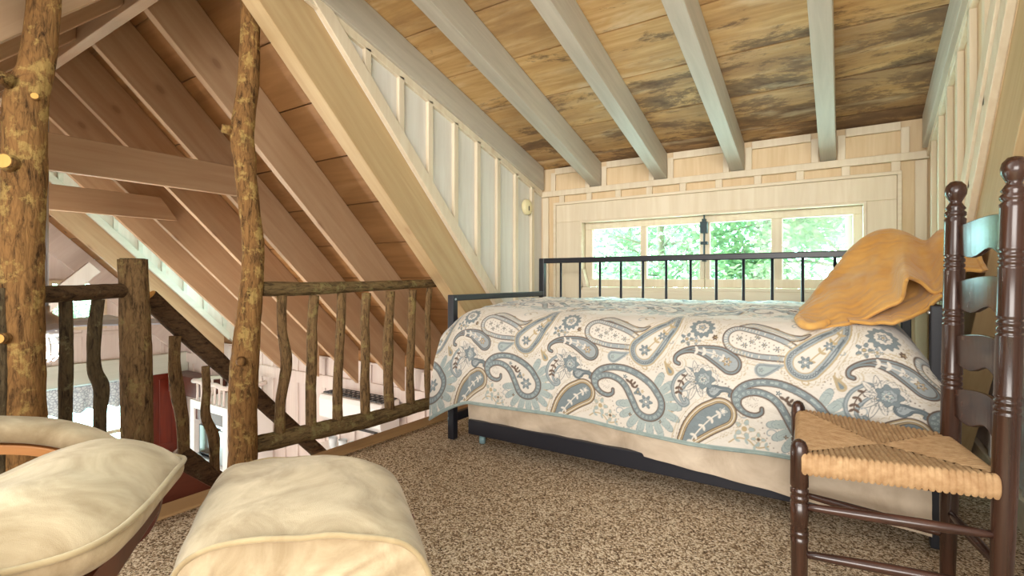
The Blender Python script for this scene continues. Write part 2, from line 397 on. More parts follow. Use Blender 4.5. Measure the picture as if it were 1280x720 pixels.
# ------------------------------------------------------------------ paisley quilt pattern
def paisley_print(U, V):
    """the printed cloth as a function of cloth coordinates in metres (numpy), colours in linear light"""
    PU, PV = .61, .60
    A = lambda c: np.array(srgb(*c), dtype=np.float32)
    cream, blue, dblue, brown = A((204,198,188)), A((112,124,128)), A((82,92,98)), A((92,74,62))
    tan, pteal, lblue, dcream = A((168,150,114)), A((154,166,164)), A((146,154,156)), A((204,190,166))
    col = np.empty(U.shape+(3,), dtype=np.float32); col[...] = cream
    SW = .0022
    def put(mask, c, k=1.0):
        m_ = (mask*k)[..., None]; col[...] = col*(1-m_)+c*m_
    ins = lambda d: np.clip(.5-d/SW, 0, 1)                    # inside of a signed distance
    band = lambda d, w: ins(np.abs(d)-w)
    def loc(cx, cy):
        x = U-cx; x = x-np.floor(x/PU+.5)*PU
        y = V-cy; y = y-np.floor(y/PV+.5)*PV
        return x, y
    def curve(pts):
        P = [Vector(p) for p in pts]; Q = [P[0]*2-P[1]]+P+[P[-1]*2-P[-2]]; out = []
        for k in range(1, len(Q)-2):
            for q in range(4):
                t = q/4; a, b2, c, d = Q[k-1], Q[k], Q[k+1], Q[k+2]
                out.append(.5*((2*b2)+(c-a)*t+(2*a-5*b2+4*c-d)*t*t+(3*b2-a-3*c+d)*t*t*t))
        out.append(P[-1])
        cx = (min(p.x for p in out)+max(p.x for p in out))/2; cy = (min(p.y for p in out)+max(p.y for p in out))/2
        return cx, cy, [(p.x-cx, p.y-cy, max(p.z, .001)) for p in out]
    def field(pts):
        """signed distance to a swept spine and the running length beside it"""
        cx, cy, P = curve(pts); x, y = loc(cx, cy)
        D = np.full(U.shape, 9.0, dtype=np.float32); S = np.zeros_like(D); run = 0.0; TH = np.zeros_like(D)
        for (ax, ay, ar), (bx, by, br) in zip(P, P[1:]):
            dx, dy = bx-ax, by-ay; L2 = dx*dx+dy*dy+1e-9
            h = np.clip(((x-ax)*dx+(y-ay)*dy)/L2, 0, 1)
            d = np.hypot(x-ax-h*dx, y-ay-h*dy)-(ar+(br-ar)*h)
            sd = np.sign((x-ax)*dy-(y-ay)*dx)
            m_ = d < D; D = np.where(m_, d, D); S = np.where(m_, run+h*math.sqrt(L2), S); TH = np.where(m_, sd, TH)
            run += math.sqrt(L2)
        hx, hy, hr = P[0]
        ang = np.arctan2(y-hy, x-hx)
        a0 = math.atan2(P[1][1]-hy, P[1][0]-hx)
        rel = np.abs(np.angle(np.exp(1j*(ang-a0))))              # the cap round the head
        S = np.where(S > 1e-6, S, -hr*(rel-PI/2).clip(0))
        return D, S, x-hx, y-hy
    def scallop(D, S, pitch=.017, off=.006, amp=.010, c=tan):
        w = np.abs(np.sin(PI*S/pitch)); put(band(D-off-amp*w, .0012), c, .8)
        put(ins((np.cos(2*PI*S/pitch)*-.5+.5)*.004+np.abs(D-off-amp*1.5)-.0030), c, .6)
    def pais(pts, w, line, bnd, inner, dot, kind='rings', sc=True):
        D, S, hx, hy = field(pts)
        if sc: scallop(D, S)
        put(ins(D-.001), line); put(ins(D+.0045), bnd)
        e = D+w*.55
        if kind == 'rings':
            q = (S/.021) % 1-.5; rr = np.hypot(q*.021, e); put(ins(rr-.0055), dot); put(ins(rr-.0026), bnd)
        elif kind == 'rope': put(ins(np.abs(np.sin(PI*S/.012))*.006-.0028)*ins(np.abs(e)-w*.24), dot)
        elif kind == 'scale':
            q = (S/.013) % 1-.5; rr = np.hypot(q*.013, e); put(band(rr-.0048, .0013), dot)
        elif kind == 'lines': put(band(e, .0016), dot); put(band(e+w*.2, .001), line)
        put(ins(D+w), line); put(ins(D+w+.0035), inner)
        return D, S, hx, hy
    def flower(cx, cy, r, n, fill, line, core, wob=.3, mid=None, rot=0.0):
        x, y = loc(cx, cy); rr = np.hypot(x, y); th = np.arctan2(y, x)+rot
        d = rr-r*(1-wob+wob*np.cos(th*n)); put(ins(d), line); put(ins(d+.0022), fill)
        if r > .015:
            d2 = rr-r*.58*(1-wob*.6+wob*.6*np.cos(th*n+PI)); put(ins(d2), line, .8); put(ins(d2+.0018), cream if mid is None else mid)
        put(ins(rr-r*.26), line); put(ins(rr-r*.19), core)
    def leaf(cx, cy, a, L, w, fill, line):
        x, y = loc(cx, cy); c, s_ = math.cos(a), math.sin(a); u = (x*c+y*s_)/L; v = (-x*s_+y*c)
        hw = w*np.sqrt(np.clip(1-np.abs(2*u-1)**1.7, 0, 1)); d = np.where((u > 0)&(u < 1), np.abs(v)-hw, .02)
        put(ins(d), line); put(ins(d+.0022), fill); put(ins(np.abs(v)-.0009)*((u > .1)&(u < .8)), line, .8)
    def petals(cx, cy, r0, r1, n, a0, a1):
        x, y = loc(cx, cy); rr = np.hypot(x, y); th = np.arctan2(y, x)
        msk = ((th > a0)&(th < a1)).astype(np.float32)
        c = np.abs(np.cos(th*n/2)); rim = r0+(r1-r0)*np.clip(1-(1-c)**1.2*1.05, 0, 1)**.6
        d = rr-rim
        q = (th*n*3/(2*PI)) % 1-.5
        put(ins(np.hypot(q*2*PI*rr/(n*3), rr-r1-.014)-.0026)*msk, brown, .8)
        q2 = (th*n*2/(2*PI)) % 1-.5; put(ins(np.hypot(q2*2*PI*rr/(n*2), rr-r1-.026)-.002)*msk, tan, .7)
        put(ins(d)*msk, blue); put(ins(d+.0032)*msk, pteal)
        d2 = rr-(r0+(rim-r0)*.72); put(band(d2, .0011)*msk*(c > .5), blue, .8)
        put(ins(np.abs(np.sin(th*n/2))*rr*.5-.0022)*msk*(rr > r0+.2*(r1-r0))*(rr < r0+.62*(r1-r0)), blue, .8)
    def vine(pts, c, w=.0013, leaves=0, lc=None):
        D, S, _, _ = field([(p[0], p[1], .0006) for p in pts]); put(ins(D-w), c)
        P = [Vector((p[0], p[1])) for p in pts]
        for k in range(leaves):
            t = (k+.7)/leaves*(len(P)-1); i_ = min(int(t), len(P)-2); p = P[i_].lerp(P[i_+1], t-i_); d = P[i_+1]-P[i_]; a = math.atan2(d.y, d.x)
            for sg in (-1, 1): leaf(p.x, p.y, a+sg*.9, .020, .0052, lc, lc)
    # fine filler between the big shapes: specks and little scrolls
    rg = random.Random(5)
    for k in range(30):
        x0, y0, a = rg.uniform(0, PU), rg.uniform(0, PV), rg.uniform(0, 6.3); r = rg.uniform(.016, .03)
        pts = [(x0+r*(1-q*.11)*math.cos(a+q*.55), y0+r*(1-q*.11)*math.sin(a+q*.55)) for q in range(9)]
        vine(pts, tan if k % 3 else lblue, .0012)
    for k in range(26):
        x0, y0, a = rg.uniform(0, PU), rg.uniform(0, PV), rg.uniform(0, 6.3)
        for q in range(6):
            x, y = loc(x0+.011*q*math.cos(a+q*.12), y0+.011*q*math.sin(a+q*.12)); put(ins(np.hypot(x, y)-.0022), brown if k % 2 else tan, .7)
    petals(-1.321, .138, .080, .150, 17, -3.2, 1.30)
    flower(-1.545, .087, .040, 5, pteal, tan, tan, .28); flower(-1.495, .052, .028, 4, pteal, tan, brown, .35)
    vine([(-1.60,.03),(-1.57,.05),(-1.53,.045),(-1.50,.02),(-1.46,.03)], tan, .0016, 4, pteal)
    scal = lambda cx, cy, r: [scallop(np.hypot(*loc(cx, cy))-r, np.arctan2(loc(cx, cy)[1], loc(cx, cy)[0])*r, .016)]
    scal(-1.102, .478, .052)
    flower(-1.102, .478, .052, 12, blue, dblue, brown, .10, cream); x, y = loc(-1.102, .478)
    flower(-1.102, .478, .020, 5, lblue, dblue, tan, .35)
    flower(-1.158, .420, .030, 5, blue, dblue, tan, .28); flower(-1.120, .415, .020, 4, lblue, dblue, tan, .3)
    flower(-1.047, .434, .013, 6, brown, brown, tan, .2)
    # dotted pale paisley and its tail
    pais([(-1.56,.49,.013),(-1.52,.502,.016),(-1.467,.484,.017),(-1.399,.453,.016),(-1.355,.451,.011),(-1.324,.468,.005)], .024, brown, lblue, blue, cream, 'lines', False)
    D, S, hx, hy = pais([(-1.566,.433,.063),(-1.499,.417,.061),(-1.43,.404,.050),(-1.379,.39,.036),(-1.33,.378,.018)], .022, brown, lblue, cream, cream, 'rope')
    gx, gy = (hx/.0165) % 1-.5, ((hy+.5*.0165*np.floor(hx/.0165))/.0165) % 1-.5
    put(ins(np.hypot(gx, gy)*.0165-.0026)*(D < -.032), brown, .85)
    for x0, y0 in ((-1.565,.437),(-1.52,.425),(-1.475,.415),(-1.43,.402),(-1.545,.410),(-1.50,.445)): flower(x0, y0, .012, 6, dblue, dblue, tan, .5)
    # long pale teardrop
    D, S, hx, hy = pais([(-1.341,.356,.066),(-1.301,.397,.060),(-1.263,.44,.049),(-1.228,.485,.035),(-1.205,.575,.012)], .028, tan, lblue, cream, dblue, 'scale')
    put(band(D+.010, .0012)*(D < 0), dblue, .8)
    vine([(-1.345,.335),(-1.315,.375),(-1.28,.41),(-1.245,.45),(-1.225,.48)], tan, .0014, 4, tan)
    flower(-1.337, .360, .025, 6, blue, dblue, cream, .22, lblue); flower(-1.262, .426, .019, 6, blue, dblue, cream, .25, lblue)
    # brown edged comma
    pais([(-.988,.333,.044),(-1.026,.357,.041),(-1.078,.373,.027),(-1.13,.378,.016),(-1.173,.367,.011),(-1.201,.346,.009),(-1.203,.324,.009),(-1.189,.317,.009)], .011, brown, blue, lblue, cream, 'none')
    vine([(-.99,.335),(-1.03,.36),(-1.08,.372),(-1.12,.376)], cream, .0014, 4, cream)
    flower(-1.000, .340, .019, 6, tan, brown, blue, .22, cream); flower(-1.040, .360, .012, 5, cream, dblue, tan, .3)
    # filled paisley by the hem
    pais([(-1.023,.137,.062),(-1.073,.108,.062),(-1.12,.063,.052),(-1.158,.012,.034)], .020, brown, tan, blue, cream, 'lines')
    vine([(-1.00,.145),(-1.04,.128),(-1.08,.09),(-1.12,.04),(-1.135,.01)], cream, .0014, 5, cream)
    flower(-1.012, .146, .016, 5, lblue, cream, cream, .25)
    # drops
    pais([(-1.482,.318,.027),(-1.449,.328,.016),(-1.410,.343,.003)], .008, lblue, blue, pteal, cream, 'none', False); flower(-1.485, .318, .009, 5, blue, blue, cream, .3)
    pais([(-1.224,.28,.016),(-1.233,.294,.011),(-1.249,.318,.002)], .005, tan, blue, blue, blue, 'none', False)
    # scrolled stem with leaves
    pais([(-1.146,.275,.030),(-1.176,.251,.031),(-1.194,.219,.026),(-1.193,.185,.019),(-1.17,.157,.013),(-1.151,.165,.010),(-1.156,.178,.007)], .010, blue, lblue, cream, cream, 'none', False)
    vine([(-1.145,.285),(-1.17,.258),(-1.186,.225),(-1.187,.20)], brown, .0012, 4, brown)
    pais([(-1.05,.221,.026),(-1.024,.23,.012),(-.995,.23,.010),(-.981,.218,.010),(-.988,.209,.007)], .006, dblue, blue, lblue, cream, 'none', False)
    for q in range(9):
        x, y = loc(-1.04+.012*q, .262-.0016*q*q+.002*q); put(ins(np.hypot(x, y)-.003), brown, .8)
    # lily: pointed petals round a blue rose
    for a, L in ((1.75,.080),(2.35,.075),(2.95,.05),(-1.95,.085),(-2.45,.065),(-1.3,.065)): leaf(-1.112, .255, a, L, .012, cream, dblue)
    scallop(np.hypot(*loc(-1.086, .265))-.042, np.arctan2(loc(-1.086, .265)[1], loc(-1.086, .265)[0])*.042, .014, .002, .008, dblue)
    flower(-1.086, .265, .044, 7, blue, dblue, cream, .12, lblue); flower(-1.092, .262, .022, 5, pteal, dblue, blue, .3)
    flower(-1.125, .250, .012, 4, cream, dblue, tan, .3)
    # the big hooked paisley on its sunflower
    D, S, hx, hy = pais([(-1.321,.136,.077),(-1.348,.177,.072),(-1.39,.218,.057),(-1.436,.243,.045),(-1.492,.251,.035),(-1.539,.24,.029),(-1.571,.212,.023),(-1.57,.177,.016),(-1.544,.15,.012),(-1.509,.142,.011),(-1.485,.154,.009),(-1.483,.171,.008)],
          .028, brown, blue, cream, pteal, 'rings', False)
    x, y = loc(-1.52, .195); th = np.arctan2(y, x); rr = np.hypot(x, y)
    put(ins(np.abs(np.sin(th*11))*rr*.4-.0016)*((rr > .012)&(rr < .026)), brown, .8)
    flower(-1.329, .140, .031, 6, blue, dblue, cream, .22, lblue); flower(-1.366, .176, .020, 3, blue, dblue, tan, .35, blue, .6)
    for a, b2 in ((-1.388,.205), (-1.378,.192), (-1.402,.213)): leaf(a, b2, 2.6, .024, .006, brown, brown); leaf(a, b2, .9, .020, .005, brown, brown)
    flower(-1.425, .236, .011, 5, blue, dblue, cream, .3); flower(-1.345, .182, .009, 5, tan, tan, cream, .3)
    for x0, y0 in ((-1.265,.068),(-1.40,.075)): flower(x0, y0, .009, 4, brown, brown, tan, .4)
    put((V < .012).astype(np.float32), A((140,156,152)))
    return col
def quilt_mat():
    m, nt, b = new_mat('paisley printed quilt', .55, .35); b.inputs['Sheen Weight'].default_value = .35
    at_ = nt.nodes.new('ShaderNodeAttribute'); at_.attribute_name = 'print'
    uv_ = nt.nodes.new('ShaderNodeTexCoord').outputs['UV']
    fb = tex_noise(nt, uv_, 7, 4)
    col = mix(nt, 1.0, at_.outputs['Color'], mix(nt, fb.outputs['Fac'], (.9,.9,.88), (1.08,1.07,1.06)), 'MULTIPLY')
    nt.links.new(col, b.inputs['Base Color'])
    st = tex_vor(nt, uv_, 34, 'SMOOTH_F1'); nn = tex_noise(nt, uv_, 60, 4, .6)
    bump(nt, b, N(nt, st.outputs['Distance'])*-.5+N(nt, nn.outputs['Fac'])*.5, .55, .012)
    return m
M['paisley'] = quilt_mat()

# ------------------------------------------------------------------ dimensions
YW = 3.70                      # outside wall with the low window
XL, XR = -2.13, 0.42           # dormer cheeks
CR, CP = 3.37, 3.75            # main roof: y+z of rafter undersides, of boards
YR = 1.06                      # ridge line
FE = -2.27                     # loft edge
XG = -8.4                      # far gable
HF = -2.45                     # hall floor
def dz(y): return 1.84+.28*(YW-y)      # underside of dormer boards
RD = .19                       # dormer rafter depth

# ------------------------------------------------------------------ floor of the loft
fl = struct(MB().box(FE-.03, 2.6, -1.5, YW, -.22, -.02).build('floor', M['edge']))
g = MB(); nx, ny = 40, 60
P = [[Vector((FE+.075+(2.5-FE-.075)*i/nx, -1.4+(YW-.01+1.4)*j/ny, 0)) for j in range(ny+1)] for i in range(nx+1)]
for row in P:
    for p in row: p.z = -.003+noise.noise(p*1.7)*.003
g.grid(P)
o = [(p[0].x, p[0].y) for p in P]
carpet = g.build('carpet', M['carpet'], smooth=True, solid=.014)
tag(carpet, 'speckled brown and beige wall to wall carpet on the loft floor', 'carpet', kind='stuff')
struct(MB().box(FE-.045, FE+.085, -1.4, YW-.02, -.10, .006).build('trim_1', M['edge'], bevel=.006))

# ------------------------------------------------------------------ window wall
def wall_back():
    m = MB()
    wx0, wx1, wz0, wz1 = -1.76, .117, .85, 1.385
    t0, t1 = YW, YW+.12
    m.box(XL-.1, wx0, t0, t1, 0, 1.95); m.box(wx1, XR+.2, t0, t1, 0, 1.95)
    m.box(wx0, wx1, t0, t1, 0, wz0); m.box(wx0, wx1, t0, t1, wz1, 1.95)
    return m.build('wall_back', M['wall_warm'])
struct(wall_back())
DRX = [-1.63, -1.115, -.598, -.078]           # loft rafters between the cheeks
def back_battens():
    m = MB()
    y0 = YW-.022
    m.box(XL+.01, XR-.01, YW-.030, YW-.001, 1.605, 1.65)                  # ledger
    m.box(XL+.02, XL+.075, y0, YW-.001, 0, 1.60)
    m.box(XR-.075, XR-.02, y0, YW-.001, 0, 1.60)
    for k in range(10): 
        x = -1.93+.243*k
        m.box(x-.022, x+.022, y0, YW-.001, 1.53, 1.606)
    edges = [XL+.05]+DRX+[XR-.05]
    for a, c in zip(edges, edges[1:]):
        a += .05; c -= .05
        m.box(a, a+.04, y0, YW-.001, 1.65, 1.80); m.box(c-.04, c, y0, YW-.001, 1.65, 1.80)
        m.box(a+.04, c-.04, y0, YW-.001, 1.785, 1.835)
    return m.build('trim_2', M['trimz'], bevel=.003)
struct(back_battens())
# window 1
def window_main():
    f = MB(); y0, y1 = YW-.028, YW-.001
    f.box(-1.976, -1.76, y0, y1, .70, 1.385); f.box(.117, .262, y0, y1, .70, 1.385)
    f.box(-1.976, .262, y0, y1, 1.385, 1.527)
    w = struct(f.build('window_1', M['trimz'], bevel=.004))
    b = MB(); b.box(-1.998, -1.9765, y0-.012, y1, .70, 1.5275); b.box(.2625, .284, y0-.012, y1, .70, 1.5275)
    b.box(-1.998, .284, y0-.012, y1, 1.5275, 1.548); b.build('bead', M['trim'], w, bevel=.003)
    j = MB(); j.box(-1.7595, -1.745, YW-.034, YW+.11, .86, 1.3845); j.box(.102, .1165, YW-.034, YW+.11, .86, 1.3845)
    j.box(-1.745, .102, YW-.034, YW+.11, 1.371, 1.3845); j.build('jamb', M['trim'], w)
    s = MB(); s.box(-1.745, .102, YW-.02, YW+.1, .835, .858); s.build('window_sill', M['trim'], w, bevel=.003)
    ap = MB(); ap.box(-1.76, .117, YW-.02, YW-.001, .62, .835); ap.build('apron', M['trim'], w, bevel=.003)
    px = [(-1.683,-1.288),(-1.24,-.854),(-.786,-.399),(-.333,.05)]
    for k, (a0, a1) in enumerate(((-1.742,-.822),(-.818,.10))):
        sh = MB(); yy0, yy1 = YW+.035, YW+.075
        sh.box(a0, a1, yy0, yy1, .86, .92); sh.box(a0, a1, yy0, yy1, 1.318, 1.370)
        p = px[2*k:2*k+2]
        sh.box(a0, p[0][0], yy0, yy1, .92, 1.318); sh.box(p[0][1], p[1][0], yy0, yy1, .92, 1.318); sh.box(p[1][1], a1, yy0, yy1, .92, 1.318)
        so = sh.build('sash', M['trimz'], w, bevel=.004)
        for q0, q1 in p:
            gl = MB(); gl.box(q0-.005, q1+.005, YW+.052, YW+.056, .915, 1.323); gl.build('pane', M['glass'], so)
    la = MB(); la.box(-.830, -.806, YW-.005, YW+.034, 1.262, 1.345); la.box(-.842, -.794, YW-.012, YW+.034, 1.245, 1.325)
    la.tube([(-.818, YW+.012, 1.385), (-.818, YW+.012, 1.06)], .0065, 8); la.box(-.842, -.794, YW-.002, YW+.034, 1.165, 1.185)
    la.box(-.832, -.804, YW-.002, YW+.034, 1.045, 1.07)
    lo = la.build('latch', M['tealmetal'], w, bevel=.003); lo['label'] = 'dark metal bolt latch between the two sashes'
    return w
window_main()
sb = MB(); sb.prism([(-1.735,.86),(-1.70,.86),(-1.735,1.0),(-1.757,1.0)], 1, YW-.03, YW+.03)
tag(sb.build('wood_wedge', M['trim'], bevel=.003), 'small pale wooden wedge leaning in the left corner of the window', 'wedge')

# ------------------------------------------------------------------ cheeks
def cheek_poly(c):             # corners between main roof line c and the dormer boards
    y_top = (c-1.84-.28*YW)/(1-.28)
    return [(y_top, c-y_top), (YW, c-YW), (YW, dz(YW)-.005), ]
def cheek(x, sgn, name, matw, mattrim, tname):
    pts = cheek_poly(CP-.02)
    m = MB().prism(pts, 0, x-(.10 if sgn > 0 else 0), x+(0 if sgn > 0 else .10))
    w = struct(m.build(name, matw))
    t = MB(); xa, xb = (x, x+.024) if sgn > 0 else (x-.024, x)
    for k in range(9):
        y = 1.575+.243*k
        z0 = CP+.06-y; z1 = dz(y)-RD-.03
        if z1-z0 > .05: t.box(xa, xb, y-.021, y+.021, z0, z1)
    if sgn < 0:                # a second, flatter board above the beam on this side
        t.prism([(ya_:=pts[0][0]+.16, CP+.19-ya_), (ya_, CP+.085-ya_), (YW-.03, CP+.085-YW+.03), (YW-.03, CP+.19-YW+.03)], 0, x-.034, x-.001)
    # sloping trims: along the main roof line and along the dormer rafter
    ya = pts[0][0]+.05
    t.prism([(ya, CP+.085-ya), (ya, CP-.02-ya), (YW-.005, CP-.02-YW), (YW-.005, CP+.085-YW)], 0, min(xa,xb), max(xa,xb)+(.008 if sgn > 0 else 0))
    yb = 1.45
    t.prism([(yb, dz(yb)-RD+.01), (YW-.03, dz(YW-.03)-RD+.01), (YW-.03, dz(YW-.03)-RD-.045), (yb, dz(yb)-RD-.045)], 0, min(xa,xb), max(xa,xb))
    struct(t.build(tname, mattrim, bevel=.003))
cheek(XL, 1, 'wall_left', M['wall_cool'], M['trimz'], 'trim_3')
cheek(XR, -1, 'wall_right', M['wall_warm'], M['trimz'], 'trim_4')

# ------------------------------------------------------------------ roof boards
def boards_slope(p0, p1, x0, x1, w, name, mat, off=0.0, holes=None, th=.02):
    """boards along X laid from ridge point p0 to eave point p1 (y,z)"""
    d = Vector((0, p1[0]-p0[0], p1[1]-p0[1])); L = d.length; d.normalize()
    n = Vector((0, -d.z, d.y)); n = n if n.z > 0 else -n
    m = MB(); s = -off
    while s < L:
        a, c = max(0, s)+.0045, min(L, s+w)-.0045
        if c-a > .01:
            spans = [(x0, x1)]
            yc = p0[0]+d.y*(a+c)/2
            if holes:
                for hx0, hx1, hy in holes:
                    if yc > hy: spans = [(u, v) for S in spans for (u, v) in ((S[0], min(S[1], hx0)), (max(S[0], hx1), S[1])) if v-u > .02]
            for u, v in spans:
                A = Vector((0, p0[0], p0[1]))+d*a; B = Vector((0, p0[0], p0[1]))+d*c
                m.prism([(A.y, A.z), (B.y, B.z), (B.y+n.y*th, B.z+n.z*th), (A.y+n.y*th, A.z+n.z*th)], 0, u, v)
        s += w
    # closed deck above the boards so that the gaps read dark
    A = Vector((0, p0[0], p0[1]))+n*(th+.002); B = Vector((0, p1[0], p1[1]))+n*(th+.002)
    segs = [(x0, x1)] if not holes else [(x0, holes[0][0]), (holes[0][1], x1)]
    for u, v in segs: m.prism([(A.y,A.z),(B.y,B.z),(B.y+n.y*.03,B.z+n.z*.03),(A.y+n.y*.03,A.z+n.z*.03)], 0, u, v)
    return struct(m.build(name, mat))
# dormer ceiling: seams at y = 2.44, 2.80, 3.18, 3.57
y0 = 1.02; wb = .372*math.sqrt(1+.28**2)
first = (2.44-1.02)*math.sqrt(1+.28**2)
boards_slope((y0, dz(y0)), (YW+.15, dz(YW+.15)), XL-.05, XR+.12, wb, 'ceiling', M['plank_d'], off=(wb-first % wb))
# main roof, hall side and right side
DH = (-7.0, -5.65, 1.5)        # opening of the other dormer
hall = boards_slope((YR, CP-YR), (YW+.3, CP-YW-.3), XG, XL-.02, .358, 'ceiling_hall', M['plank_m'], off=.018, holes=[DH])
boards_slope((YR, CP-YR), (YW+.3, CP-YW-.3), XR+.02, 2.6, .358, 'ceiling_right', M['plank_m'], off=.018)
CB = CP-2*YR                   # other slope: z - y = CB
boards_slope((YR, CP-YR), (-1.9, CB-1.9), XG, -2.1, .358, 'ceiling_far', M['plank_m'], off=.1)

# ------------------------------------------------------------------ rafters
def beam_obj(name, mat, profile_yz, x0, x1, ang, label, cat, group=None, bevel=.004):
    """timber with its section drawn in the y,z plane, own frame along its length"""
    m = MB().prism(profile_yz, 0, x0, x1)
    ys = [p[0] for p in profile_yz]; zs = [p[1] for p in profile_yz]
    o = Vector(((x0+x1)/2, sum(ys)/len(ys), sum(zs)/len(zs)))
    ax = Vector((0, math.cos(ang), math.sin(ang))); up = Vector((0, -math.sin(ang), math.cos(ang))); sd = ax.cross(up)
    M3 = Matrix((ax, sd, up)).transposed()
    ob = m.build(name, mat, orient=(o, M3), bevel=bevel)
    return tag(ob, label, cat, group)
sl = -math.atan(.28)
names4 = ['second', 'third', 'fourth', 'fifth']
lab = ['grey washed sloping ceiling rafter ending over the first window pane from the left',
       'grey washed sloping ceiling rafter ending over the second window pane from the left',
       'grey washed sloping ceiling rafter ending over the third window pane from the left',
       'grey washed sloping ceiling rafter nearest the right wall, over the fourth window pane']
for x, lb in zip(DRX, lab):
    y0, y1 = 1.12, YW-.004
    beam_obj('ceiling_rafter', M['raf_d'], [(y0, dz(y0)-RD), (y1, dz(y1)-RD), (y1, dz(y1)-.003), (y0, dz(y0)-.003)], x-.043, x+.043, sl, lb, 'rafter', 'loft ceiling rafters')
y0, y1 = 1.42, YW-.04
beam_obj('ceiling_rafter', M['raf_d'], [(y0, dz(y0)-RD), (y1, dz(y1)-RD), (y1, dz(y1)-.003), (y0, dz(y0)-.003)], XL+.002, XL+.045, sl,
         'knotty grey washed rafter running down the top of the left batten wall', 'rafter', 'loft ceiling rafters')
beam_obj('ceiling_rafter', M['raf_d'], [(y0, dz(y0)-RD), (y1, dz(y1)-RD), (y1, dz(y1)-.003), (y0, dz(y0)-.003)], XR-.045, XR-.002, sl,
         'grey washed rafter running down the top of the right batten wall', 'rafter', 'loft ceiling rafters')
def main_prof(y0, y1): return [(y0, CR-y0), (y1, CR-y1), (y1, CP-.004-y1), (y0, CP-.004-y0)]
beam_obj('roof_beam', M['raf_p'], main_prof(YR+.03, YW-.01), XL-.105, XL-.003, -PI/4,
         'wide blonde sloping beam along the left edge of the loft, below the white batten wall', 'beam', 'steep roof beams beside the loft')
beam_obj('roof_beam', M['raf_p'], main_prof(YR+.03, YW-.01), XR+.003, XR+.105, -PI/4,
         'blonde sloping beam at the right edge of the photo, behind the wooden chair', 'beam', 'steep roof beams beside the loft')
RX = [-2.92, -3.61, -4.29, -4.95, -5.62, -7.0]
lab = ['tan sloping hall rafter nearest the loft, passing behind the slim log post',
       'tan sloping hall rafter that carries the nearer horizontal tie beam',
       'tan sloping hall rafter between the two horizontal tie beams',
       'tan sloping hall rafter that carries the farther horizontal tie beam',
       'tan sloping hall rafter at the near side of the pale green roof opening',
       'tan sloping hall rafter at the far side of the pale green roof opening']
for x, lb in zip(RX, lab):
    beam_obj('roof_rafter', M['raf_m'], main_prof(YR+.03, YW-.15), x-.025, x+.025, -PI/4, lb, 'rafter', 'hall roof rafters')
def far_prof(y0, y1): return [(y0, CR-2*YR+y0), (y0, CP-.004-2*YR+y0), (y1, CP-.004-2*YR+y1), (y1, CR-2*YR+y1)]
lab = ['pale rafter of the opposite roof slope, crossing the top left corner of the photo',
       'grey rafter of the opposite roof slope, second from the top left corner',
       'grey rafter of the opposite roof slope, third from the top left corner',
       'grey rafter of the opposite roof slope, fourth from the top left corner',
       'grey rafter of the opposite roof slope, fifth from the top left corner',]
for x, lb in zip([-2.43, -3.0, -3.65, -4.29, -4.95], lab):
    beam_obj('roof_rafter', M['raf_m'], far_prof(-1.6, YR-.03), x-.025, x+.025, PI/4, lb, 'rafter', 'opposite slope rafters')
# ridge
m = MB().box(XG, XR+.5, YR-.027, YR+.027, 2.25, 2.66)
tag(m.build('ridge_beam', M['raf_m'], bevel=.004), 'tan ridge beam running up across the top left corner, where the rafters meet', 'beam')
# tie beams
for x, z0, z1, lb in ((-3.56, 1.50, 1.70, 'tan horizontal tie beam between the two log posts, nearer one'),
                      (-4.90, 1.43, 1.62, 'pinkish horizontal tie beam, farther and lower one behind the left log post')):
    ya, yb = 2*YR-(CR-z1)-.12+.0, CR-z0+.14
    ya = 2*YR-yb
    b = MB().prism([(ya, z0), (yb, z0), (yb-(z1-z0)*.7, z1), (ya+(z1-z0)*.7, z1)], 0, x+.0, x+.045)
    M3 = Matrix(((0,1,0),(-1,0,0),(0,0,1))).transposed()
    ob = b.build('tie_beam', M['raf_m'], orient=(Vector((x, YR, z0)), M3), bevel=.004)
    tag(ob, lb, 'beam', 'horizontal tie beams')

# ------------------------------------------------------------------ hall below
def batten_wall_x(name, x, y0, y1, zf, step, mat, top):
    """wall facing +x with battens, its top following a function of y"""
    m = MB(); n = 40
    ys = [y0+(y1-y0)*i/n for i in range(n+1)]
    for a, c in zip(ys, ys[1:]):
        m.prism([(a, zf), (c, zf), (c, top(c)), (a, top(a))], 0, x-.08, x)
    w = m.build(name, mat)
    return struct(w)
top = lambda y: min(CP-y, CB+y)
gable = batten_wall_x('wall_gable', XG, -1.6, YW, HF, .3, M['wall_hall'], top)
m = MB(); y = -1.5
while y < YW-.05:
    if not (2.10 < y < 2.80):
        m.box(XG, XG+.022, y-.025, y+.025, -.2, top(y)-.1)
    elif top(y) > 1.1: m.box(XG, XG+.022, y-.025, y+.025, -.2, .28)
    y += .305
m.box(XG, XG+.020, -1.5, YW, .16, .215)
struct(m.build('trim_5', M['wall_hall'], bevel=.003))
struct(MB().box(XG+.001, XG+.10, -1.5, YW-.01, -.46, -.18).build('trim_6', M['beam_teal'], bevel=.004))
b = beam_obj('roof_rafter', M['wall_hall'], main_prof(YR+.03, YW-.1), XG+.002, XG+.05, -PI/4, 'white rafter lying against the far gable wall', 'rafter', 'hall roof rafters')
# brace near the gable
p, q = Vector((-7.02, 2.45, .80)), Vector((-7.02, 1.35, -.25))
p, q = Vector((-7.05, 2.16, 1.06)), Vector((-7.05, 1.0, -.10))
tag(MB().bar(p, q, .15, .06, (1,0,0)).build('diagonal_brace', M['wall_hall'], bevel=.004), 'white diagonal brace in front of the far gable wall', 'brace')
